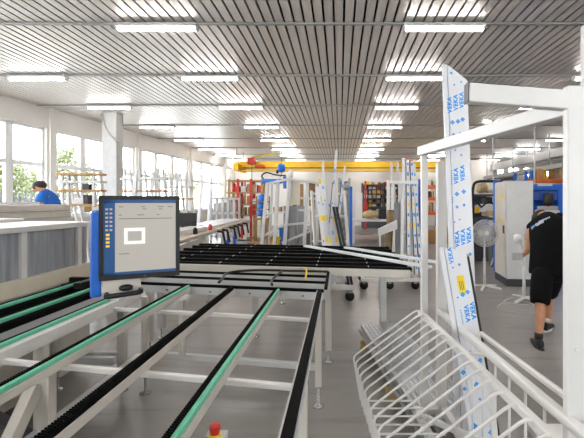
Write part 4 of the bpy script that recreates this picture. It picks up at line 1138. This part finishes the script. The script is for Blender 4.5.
for k in range(5):
    a, b = P(378.2, 230.5+1.2*k, YT-.255), P(397, 221.5+1.5*k, YT-.255); m2.bar(a, b, .004, .01)
ctp = thing('louvred_panel', 'small white ribbed panel sloping from the left end of the white cart', 'panel', P(388, 236, YT-.25))
m.build('body', white, ctp); m2.build('ribs', lgrey, ctp)
MB().bar(P(380, 233, YT-.22), (P(380, 0, YT-.22).x, YT-.22, .2), .03, .03).build('support', white, ctp)
MB().bar(P(394, 226, YT-.22), (P(394, 0, YT-.22).x, YT-.22, .2), .03, .03).build('support', white, ctp)
o = MB().loft([((P(388, 0, YT).x+dx, YT-.09, zz), .07, .05, (1, 0, 0), (0, 1, 0)) for dx, zz in ((.0, .215), (-.02, .5), (.0, .9), (.03, 1.2), (.04, 1.45))], 12).build('tan_cloth', mat('brown_cloth', '7D6848', .9, var=.3, scale=9)); tag(o, 'tan rolled cloth hanging by the left posts of the white cart', 'cloth')

# --- workbench line with clamps
wbch = thing('workbench', 'long beige workbench with white profiles and black clamps right of the monitor', 'workbench', (-3.2, 10, 0))
def wbx(Y): return -2.72-.075*(Y-6.5)
m = MB().prism([(wbx(6.2), 6.2, .87), (wbx(15), 15, .87), (wbx(15)-1.1, 15, .87), (wbx(6.2)-1.1, 6.2, .87)], (0, 0, .07)); m.build('bench_top', mat('bench_beige', 'B9AE9C', .5), wbch, bevel=.006)
for Y in (6.4, 8.6, 10.6, 12.6, 14.7):
    for dx in (-.06, -1.0): MB().span(wbx(Y)+dx-.04, wbx(Y)+dx+.04, Y-.04, Y+.04, 0, .87).build('leg', lgrey, wbch)
for Y in (6.5, 7.6): MB().prism([(wbx(Y)-.02, Y, .12), (wbx(Y+1)-.02, Y+1, .12), (wbx(Y+1)-.05, Y+1, .12), (wbx(Y)-.05, Y, .12)], (0, 0, .72)).build('cabinet_front', offwhite, wbch)
for i, Y in enumerate((9.6, 10.1, 11.0, 11.6, 12.3, 13.2)):
    x = wbx(Y)+.06
    t = thing('bench_clamp', 'black lever clamp on the workbench front edge, %s from the near end' % ORD[i], 'clamp', (x, Y, .8), group='clamps along the workbench')
    MB().bar((x-.05, Y, .9), (x+.1, Y, .88), .05, .05).build('arm', black, t); MB().bar((x+.08, Y, .9), (x+.13, Y+.05, .58), .04, .04).build('lever', black, t)
for i, (Y, pxs) in enumerate(((10.4, 0), (11.3, 0))):
    x = wbx(Y)+.1
    t = thing('pneumatic_jack', ['blue pneumatic jack standing under the near part of the workbench edge', 'blue pneumatic jack standing under the far part of the workbench edge'][i], 'jack', (x, Y, 0), group='blue jacks at the workbench')
    MB().lathe((x, Y, 0), [(.12, 0), (.12, .03), (.045, .05), (.045, .62), (.03, .62), (.03, .82)], 14).build('cylinder', blue2, t); MB().bar((x-.15, Y, .12), (x+.15, Y, .12), .05, .05).build('foot_bar', blue2, t)
for i in range(6):
    y0, y1 = (9.5+.4*(i % 3), 14.5-.3*(i % 2)); off_ = -.22-.13*i
    tag(MB().bar((wbx(y0)+off_, y0, .975+.0), (wbx(y1)+off_, y1, .975+.0), .09, .065).build('window_profile', film, bevel=.004), 'white profile lying along the workbench, %s from its front edge' % ORD[i], 'profile', 'profiles along the workbench')
tag(MB().span(wbx(7.5)-.7, wbx(7.5)-.3, 7.5, 9.3, .942, 1.04).build('white_board', white, bevel=.01), 'stack of white boards on the near end of the workbench', 'board')
t = thing('small_screen', 'small black screen standing on the workbench near the operator monitor', 'screen', (wbx(8.7)-.75, 9.45, .942))
xx = wbx(9.45)-.75
MB().span(xx-.3, xx+.3, 9.43, 9.47, 1.02, 1.34).build('panel', black, t, bevel=.006); MB().span(xx-.04, xx+.04, 9.42, 9.48, .95, 1.05).build('stem', black, t); MB().span(xx-.12, xx+.12, 9.35, 9.55, .942, .955).build('base', black, t)
for i, (Y, off_, mt, cn) in enumerate(((7.0, -.25, green, 'green'), (9.35, -.1, red, 'red'), (8.2, -.12, black, 'black'), (9.75, -.9, green, 'green lidded'))):
    x = wbx(Y)+off_
    tag(MB().lathe((x, Y, .942), [(.04, 0), (.045, .01), (.045, .1), (.02, .14)], 12).build('bottle', mt), '%s bottle on the near half of the workbench' % cn, 'bottle', 'bottles on the workbench')
# low grey frame cart by the windows (213-235, 197-213)
fc = thing('steel_frame_cart', 'pale grey box frame cart standing behind the workbench profiles', 'cart', (-4.6, 15.6, 0))
YK = 15.6
ka, kb = P(211, 0, YK).x, P(234, 0, YK).x
kz = P(0, 197.5, YK).z
for i in range(5):
    x = ka+(kb-ka)*i/4
    for y in (YK, YK+.8): MB().span(x-.04, x+.04, y-.04, y+.04, .1, kz).build('post', lgrey, fc)
for z in (.3, 1.2, kz):
    for y in (YK, YK+.8): MB().span(ka, kb, y-.04, y+.04, z-.08, z).build('rail', lgrey, fc)
MB().span(ka, kb, YK+.3, YK+.34, .4, kz-.2).build('infill_panel', grey, fc)
m = MB()
for x in (ka, kb):
    for y in (YK, YK+.8): m.lathe((x-.02, y, .06), [(.06, 0), (.06, .04)], 12, 'X')
m.build('wheels', black, fc)

# --- wooden slatted racks by the windows
def window_rack(name, label, Y, pxs, pt, shelves, tilt=4, seed=0):
    xs = [P(px, 0, Y).x for px in pxs]
    t = thing(name, label, 'rack', (sum(xs)/len(xs), Y, 0))
    zt = P(0, pt, Y).z
    for i, x in enumerate(xs):
        MB().bar((x+.08, Y, .0), (x-.06, Y+.15, zt), .06, .05).build('post', lgrey, t, bevel=.004)
        MB().bar((x+.08, Y+.75, .0), (x+.02, Y+.25, zt), .05, .05).build('post', white, t, bevel=.004)
    for k, (py, mt) in enumerate(shelves):
        z = P(0, py, Y).z
        MB().span(min(xs)-.15, max(xs)+.15, Y-.02+.1, Y+.3, z-.05, z).build('slat', mt, t, bevel=.004)
    return t, xs
t, xs = window_rack('slatted_rack', 'white A-frame rack with wooden slats in front of the windows, left of the column', 8.8, (60, 66, 92), 171, ((173, wood), (180.5, lgrey), (189.5, wood), (204, wood)))
for i, (px, py0, py1, w_, mt, lab) in enumerate(((87, 183, 188.6, .16, black, 'small black case on the middle slat of the wooden slatted rack'), (87, 194, 203.2, .12, black, 'black upright tool box on the low slat of the slatted rack'), (80, 197, 203.2, .22, lgrey, 'light grey box on the low slat of the slatted rack'))):
    x = P(px, 0, 8.95).x; zb_ = P(0, 189.5 if i == 0 else 204, 8.8).z
    tag(MB().span(x-w_/2, x+w_/2, 8.9, 9.08, zb_, zb_+(py1-py0)/400*8.9).build('case' if i < 2 else 'box', mt, bevel=.008), lab, 'case' if i < 2 else 'box')
window_rack('slatted_rack', 'white A-frame rack seen right of the column above the monitor', 10.2, (124, 139, 158), 168, ((178, lgrey), (190, wood), (204, wood)))
window_rack('slatted_rack', 'white rack of leaning frames above the right half of the monitor', 11.5, (165, 176, 186), 172, ((186, lgrey), (198, wood)))
for i, (px0, px1, Y) in enumerate(((128, 136, 9.8), (146, 153, 10.9), (171, 178, 12.2), (196, 203, 13.5), (206, 212, 14.5))):
    a, b = V((P(px0, 0, Y).x, Y, .02)), P(px1, 170+2*i, Y+.3)
    tag(MB().bar(a, b, .09, .05, up=(0, 1, 0)).build('white_profile', film, bevel=.004), 'white profile leaning by the windows behind the monitor and bench, %s from the left' % ORD[i], 'profile', 'profiles leaning by the windows')
# floor level crates along the left side behind table
for i, (px, Y, w_, h, mt, cn) in enumerate(((204, 8.0, .35, .3, cardboard, 'brown'), (226, 9.2, .4, .35, cream, 'cream'), (245, 11.5, .4, .5, lgrey, 'light grey'), (256, 10.5, .35, .55, cardboard, 'tall brown'), (236, 13.5, .4, .4, tan, 'tan'))):
    x = max(P(px, 0, Y).x, wbx(Y)+.32)
    o = thing('crate', '%s crate on the floor by the workbench legs' % cn, 'crate', (x, Y, 0), group='crates by the workbench')
    MB().span(x-w_/2, x+w_/2, Y-.2, Y+.2, 0, h).build('body', mt, o, bevel=.01)
    MB().span(x-w_/2-.01, x+w_/2+.01, Y-.21, Y+.21, h-.04, h).build('rim', mt, o)

# ================================================================ PEOPLE
def skinned(name, joints, edges, parent, mt, root_i=0, sub=2):
    """one continuous figure grown around connected joints: joints = [(point, radius)]"""
    M = Matrix.Translation(parent.location).inverted()
    me = bpy.data.meshes.new(name)
    me.from_pydata([tuple(M @ V(p)) for p, r_ in joints], edges, [])
    o = bpy.data.objects.new(name, me); C.objects.link(o); o.parent = parent
    sk = o.modifiers.new('skin', 'SKIN'); sk.use_smooth_shade = True
    lay = me.skin_vertices[0].data if me.skin_vertices else None
    if lay is None:
        raise RuntimeError('no skin layer')
    for i, (p, r_) in enumerate(joints):
        lay[i].radius = r_ if isinstance(r_, tuple) else (r_, r_)
        lay[i].use_root = (i == root_i)
    ss = o.modifiers.new('smooth', 'SUBSURF'); ss.levels = sub; ss.render_levels = sub
    me.materials.append(mt)
    return o
def hand(J, E, wrist_i, wrist, dirv_, palm_n, side):
    """palm, four unequal fingers and a thumb continuing from the wrist joint"""
    d = V(dirv_).normalized(); n = V(palm_n); n = (n-d*n.dot(d)).normalized(); s = d.cross(n)*side
    i0 = len(J); J.append((V(wrist)+d*.05, (.03, .022))); E.append((wrist_i, i0))
    for k, (o, L) in enumerate(((-.028, .062), (-.01, .075), (.010, .07), (.028, .055))):
        b = V(wrist)+d*.085+s*o
        a = len(J); J += [(b, .0115), (b+d*L*.5+n*.008, .0095), (b+d*L*.8+n*.03, .008)]
        E += [(i0, a), (a, a+1), (a+1, a+2)]
    a = len(J); b = V(wrist)+d*.04-s*.035
    J += [(b, .0125), (b+d*.03-s*.02+n*.012, .010), (b+d*.058-s*.018+n*.025, .0085)]
    E += [(i0, a), (a, a+1), (a+1, a+2)]

def person_black():
    root = thing('person', 'person bending forward in a black sleeveless shirt, black shorts and black shoes at the right', 'person', (2.4, 4.7, 0))
    pel = V((2.43, 4.68, .88)); bel = V((2.46, 4.71, 1.02)); che = V((2.52, 4.82, 1.22)); nb_ = V((2.58, 4.97, 1.40)); nk = V((2.59, 5.04, 1.44))
    hd = V((2.60, 5.12, 1.415)); hd2 = V((2.58, 5.21, 1.35)); ch = V((2.575, 5.18, 1.25))
    Ls, Le, Lw = V((2.37, 4.95, 1.28)), V((2.36, 4.99, 1.02)), V((2.42, 5.22, .93))
    Rs, Re, Rw = V((2.76, 4.90, 1.39)), V((2.93, 5.0, 1.18)), V((2.85, 5.24, 1.06))
    Lh, Lk, La, Lt = V((2.35, 4.64, .80)), V((2.265, 4.53, .47)), V((2.185, 4.40, .10)), V((2.20, 4.57, .045))
    Rh, Rk, Ra, Rt = V((2.53, 4.72, .80)), V((2.60, 4.98, .48)), V((2.585, 4.99, .11)), V((2.70, 5.10, .045))
    J = [(pel, .1), (bel, .1), (che, .115), (nb_, .07), (nk, .056), (hd, .085), (hd2, .085), (ch, .045),
         (Ls, .066), (Le, .052), (Lw, .034), (Rs, .066), (Re, .052), (Rw, .034),
         (Lh, .065), (Lk, .06), (La, .038), (Lt, .032), (Rh, .065), (Rk, .06), (Ra, .038), (Rt, .032)]
    E = [(0, 1), (1, 2), (2, 3), (3, 4), (4, 5), (5, 6), (6, 7), (2, 8), (8, 9), (9, 10), (2, 11), (11, 12), (12, 13), (0, 14), (14, 15), (15, 16), (16, 17), (0, 18), (18, 19), (19, 20), (20, 21)]
    # calf bulge
    for a, b, i, r_ in ((Lk, La, 15, .058), (Rk, Ra, 19, .058)):
        k = len(J); J.append((a.lerp(b, .35)+V((0, -.02, 0)), r_)); E.remove((i, i+1)); E += [(i, k), (k, i+1)]
    # ears and nose
    k = len(J); J += [(hd2+V((-.085, 0, .0)), .014), (hd2+V((.085, 0, .0)), .014), (hd2+V((0, .09, -.03)), .016)]; E += [(6, k), (6, k+1), (6, k+2)]
    hand(J, E, 10, Lw, (.25, .9, -.25), (.6, -.2, -.6), 1); hand(J, E, 13, Rw, (-.25, .9, -.25), (-.6, -.2, -.6), -1)
    body = skinned('body', J, E, root, skin)
    # hair: cap over the back and top of the head
    m = MB()
    fx = (hd2-hd).normalized(); up = V((0, .35, .94)); up = (up-fx*up.dot(fx)).normalized(); sd = fx.cross(up)
    cc = hd.lerp(hd2, .55)+up*.012
    rings = []
    for t_ in (-.98, -.85, -.6, -.25, .1, .45, .75, .93):
        s_ = math.sqrt(1-t_*t_); rings.append((cc+fx*(.125*t_)+up*.01, .092*s_, .1*s_, sd, up))
    m.loft(rings, 18); m.build('hair', hairm, root, subd=1)
    # shirt
    U = (Rs-Ls).normalized(); Uf = V((.97, -.22, .1)).normalized()
    def ring(c, rx, ry, u, ax):
        u = V(u).normalized(); ax = V(ax).normalized(); w_ = ax.cross(u).normalized(); u = w_.cross(ax).normalized(); return (c, rx, ry, u, w_)
    sp = che-bel
    m = MB().loft([ring(pel+V((0, .0, -.125)), .17, .14, Uf, (0, 0, 1)), ring(pel+V((0, .0, -.12)), .205, .17, Uf, (0, 0, 1)), ring(pel+V((0, .0, -.11)), .207, .172, Uf, (0, 0, 1)), ring(pel, .203, .168, Uf, (0, .05, 1)), ring(bel, .202, .158, Uf, sp), ring(bel.lerp(che, .5), .212, .158, Uf, sp), ring(che, .226, .16, U*.5+Uf*.5, sp), ring(V((2.56, 4.89, 1.31)), .232, .14, U, nb_-che), ring(V((2.57, 4.93, 1.365)), .205, .11, U, nb_-che), ring(V((2.583, 4.975, 1.415)), .125, .08, U, nk-che), ring(nk, .066, .066, U, nk-nb_)], 26)
    # shoulder caps of the sleeveless shirt
    for s_, sh_ in ((Ls, -1), (Rs, 1)):
        inn = s_.lerp(nb_, .62); m.loft([ring(inn, .085, .08, (0, 1, 0), s_-inn), ring(s_.lerp(nb_, .25), .082, .078, (0, 1, 0), s_-inn), ring(s_+(s_-inn).normalized()*.02, .07, .068, (0, 1, 0), s_-inn), ring(s_+(s_-inn).normalized()*.045, .045, .04, (0, 1, 0), s_-inn)], 16)
    shirt = m.build('sleeveless_shirt', blackcloth, root, subd=1)
    # shorts
    m = MB()
    m.loft([ring(pel+V((0, 0, .08)), .18, .14, Uf, (0, 0, 1)), ring(pel+V((0, 0, -.06)), .19, .15, Uf, (0, 0, 1)), ring(pel+V((0, -.01, -.16)), .185, .145, Uf, (0, 0, 1)), ring(pel+V((0, -.01, -.22)), .12, .1, Uf, (0, 0, 1))], 22)
    for h_, k_ in ((Lh, Lk), (Rh, Rk)):
        e_ = h_.lerp(k_, 1.06)
        m.loft([ring(h_+V((0, 0, .06)), .11, .125, Uf, h_-k_), ring(h_.lerp(k_, .3), .122, .13, Uf, h_-k_), ring(h_.lerp(k_, .7), .115, .12, Uf, h_-k_), ring(e_, .108, .112, Uf, h_-k_), ring(h_.lerp(k_, 1.07), .09, .09, Uf, h_-k_)], 18)
    m.build('shorts', shortcloth, root, subd=1)
    for a_, t_, nm in ((La, Lt, 'l'), (Ra, Rt, 'r')):
        f = V((t_.x-a_.x, t_.y-a_.y, 0)).normalized(); sd = V((f.y, -f.x, 0)); up = V((0, 0, 1)); g = V((a_.x, a_.y, 0))
        m = MB().loft([(g-f*.075+up*.05, .03, .045, sd, up), (g-f*.06+up*.055, .04, .055, sd, up), (g+up*.062, .043, .062, sd, up), (g+f*.08+up*.045, .045, .045, sd, up), (g+f*.15+up*.032, .043, .032, sd, up), (g+f*.185+up*.026, .025, .022, sd, up)], 16)
        m.loft([(g+up*.06, .042, .046, sd, f), (g+up*.115, .043, .046, sd, f)], 14)
        sh_ = m.build('shoe', black, root, subd=1)
        MB().loft([(g+up*.0, .045, .115, sd, f), (g+f*.055+up*.014, .046, .12, sd, f)], 16).build('sole', black if nm == 'l' else white, sh_)
        MB().loft([(g+up*.10, .044, .047, sd, f), (g+up*.16, .043, .046, sd, f)], 14).build('sock', black if nm == 'l' else lgrey, root)
    # lettering over the left shoulder blade
    ink_w = mat('shirt_print_white', 'C9D3DC', .7); ink_b = mat('shirt_print_blue', '6FA3D8', .7)
    dg = None
    return root, shirt, (ring, U, Uf, che, nb_)
pr_, shirt_, info = person_black()
# print: two rows of block lettering following the shirt's back
bpy.context.view_layer.update()
dgr = bpy.context.evaluated_depsgraph_get()
sh_ev = shirt_.evaluated_get(dgr)
from mathutils.bvhtree import BVHTree
bvh = BVHTree.FromObject(shirt_, dgr)
def on_shirt(px, py):
    o = V((0, 0, CAM_H)); q = P(px, py, 4.8); d = (q-o).normalized(); l = pr_.location
    h = bvh.ray_cast(o-l, d)
    return (h[0]+h[1]*.004) if h[0] is not None else None
mw_, mb_ = MB(), MB()
def patch(mb, pts):
    qs = [on_shirt(*p) for p in pts]
    if all(q is not None for q in qs): mb.quad(*qs)
rs = random.Random(2)
def strip(mb, x0, y0, x1, y1, h, n, gap=.25):
    for i in range(n):
        a, b = i/n, (i+1-gap)/n
        hh = h*rs.uniform(.75, 1.0)
        patch(mb, [(x0+(x1-x0)*a, y0+(y1-y0)*a), (x0+(x1-x0)*b, y0+(y1-y0)*b), (x0+(x1-x0)*b+.25*hh, y0+(y1-y0)*b+hh), (x0+(x1-x0)*a+.25*hh, y0+(y1-y0)*a+hh)])
strip(mb_, 531.2, 227.2, 534.6, 224.6, 2.6, 3, .1)
strip(mw_, 535.2, 224.2, 543.5, 219.8, 2.9, 7)
strip(mw_, 538.5, 221.4, 550, 216.6, 1.4, 10)
inkw = mat('shirt_print_white', 'C9D3DC', .7); inkb = mat('shirt_print_blue', '6FA3D8', .7)
for mb, mt, nm in ((mw_, inkw, 'white_print'), (mb_, inkb, 'blue_print')):
    if mb.v: mb.build(nm, mt, shirt_, local=True)

def person_blue():
    Y = 6.82
    root = thing('person', 'dark haired person in a blue t-shirt leaning over the beige cabinet by the windows', 'person', (-4.75, Y, 0))
    q = lambda px, py, dy=0: P(px, py, Y+dy)
    pel = q(54, 236); bel = q(52, 219); che = q(48.5, 203); nb_ = q(45, 192.5); nk = q(43, 190.5); hd = q(40.5, 187.2); hd2 = q(37.5, 187.8); chn = q(35.8, 192)
    Ls, Le, Lw = q(43, 195, -.17), q(40.5, 208, -.2), q(36.5, 203.5, -.1)
    Rs, Re, Rw = q(46, 193.5, .19), q(42.5, 206, .2), q(37.5, 204.5, .12)
    g = V((-4.75, Y, 0))
    Lh = pel+V((-.01, -.1, -.04)); Rh = pel+V((-.01, .1, -.04))
    Lk, La, Lt = V((pel.x-.03, Y-.12, .53)), V((pel.x, Y-.13, .08)), V((pel.x-.17, Y-.14, .04))
    Rk, Ra, Rt = V((pel.x+.0, Y+.12, .53)), V((pel.x+.05, Y+.13, .08)), V((pel.x-.12, Y+.14, .04))
    J = [(pel, .125), (bel, .12), (che, .13), (nb_, .075), (nk, .058), (hd, .085), (hd2, .08), (chn, .045), (Ls, .065), (Le, .046), (Lw, .03), (Rs, .065), (Re, .046), (Rw, .03), (Lh, .095), (Lk, .06), (La, .04), (Lt, .032), (Rh, .095), (Rk, .06), (Ra, .04), (Rt, .032)]
    E = [(0, 1), (1, 2), (2, 3), (3, 4), (4, 5), (5, 6), (6, 7), (2, 8), (8, 9), (9, 10), (2, 11), (11, 12), (12, 13), (0, 14), (14, 15), (15, 16), (16, 17), (0, 18), (18, 19), (19, 20), (20, 21)]
    k = len(J); J += [(hd.lerp(hd2, .5)+V((0, -.085, -.01)), .014), (hd.lerp(hd2, .5)+V((0, .085, -.01)), .014), (hd2+V((-.09, 0, -.02)), .016)]; E += [(5, k), (5, k+1), (6, k+2)]
    hand(J, E, 10, Lw, (-.8, .2, -.3), (0, 0, -1), 1); hand(J, E, 13, Rw, (-.8, -.2, -.3), (0, 0, -1), -1)
    skinned('body', J, E, root, skin)
    fx = V((-.8, 0, -.2)).normalized(); up = V((0, 0, 1)); up = (up-fx*up.dot(fx)).normalized(); sd = fx.cross(up); cc = hd.lerp(hd2, .35)+up*.02+fx*-.01
    m = MB().loft([(cc+fx*(.115*t_)+up*.008, .09*math.sqrt(1-t_*t_), .09*math.sqrt(1-t_*t_), sd, up) for t_ in (-.98, -.85, -.6, -.25, .1, .45, .75, .93)], 18); m.build('hair', hairm, root, subd=1)
    for s_ in (-1, 1): MB().lathe(hd2+V((-.075, .032*s_, .01)), [(.011, -.004), (.011, .004)], 8, 'X').build('eye', black, root)
    def ring(c, rx, ry, ax):
        ax = V(ax).normalized(); u = V((0, 1, 0)); u = (u-ax*u.dot(ax)).normalized(); return (c, rx, ry, u, ax.cross(u))
    m = MB().loft([ring(pel+V((0, 0, -.08)), .19, .15, (0, 0, 1)), ring(pel, .19, .15, (0, 0, 1)), ring(bel, .19, .155, che-pel), ring(che, .215, .165, nb_-bel), ring(che.lerp(nb_, .6), .215, .135, nb_-che), ring(nb_, .12, .09, nb_-che), ring(nk, .065, .065, nk-nb_)], 24)
    for s_, e_ in ((Ls, Le), (Rs, Re)):
        m.loft([ring(s_.lerp(nb_, .5), .085, .085, s_-nb_), ring(s_, .085, .085, (e_-s_).normalized()+(s_-nb_).normalized()), ring(s_.lerp(e_, .35), .08, .08, e_-s_), ring(s_.lerp(e_, .62), .078, .078, e_-s_)], 16)
    m.build('t_shirt', bluecloth, root, subd=1)
    m = MB().loft([ring(pel+V((0, 0, .03)), .17, .135, (0, 0, 1)), ring(pel+V((0, 0, -.16)), .185, .14, (0, 0, 1))], 20)
    for h_, k_, a_ in ((Lh, Lk, La), (Rh, Rk, Ra)): m.loft([ring(h_, .11, .11, h_-k_), ring(k_, .085, .085, h_-a_), ring(a_, .075, .075, k_-a_)], 16)
    m.build('trousers', dgrey, root, subd=1)
    for a_ in (La, Ra):
        g_ = V((a_.x, a_.y, 0)); f = V((-1, 0, 0)); sd = V((0, 1, 0)); up = V((0, 0, 1))
        MB().loft([(g_-f*.07+up*.045, .035, .042, sd, up), (g_+up*.055, .043, .055, sd, up), (g_+f*.1+up*.04, .045, .04, sd, up), (g_+f*.19+up*.025, .025, .023, sd, up)], 14).build('shoe', black, root, subd=1)
person_blue()
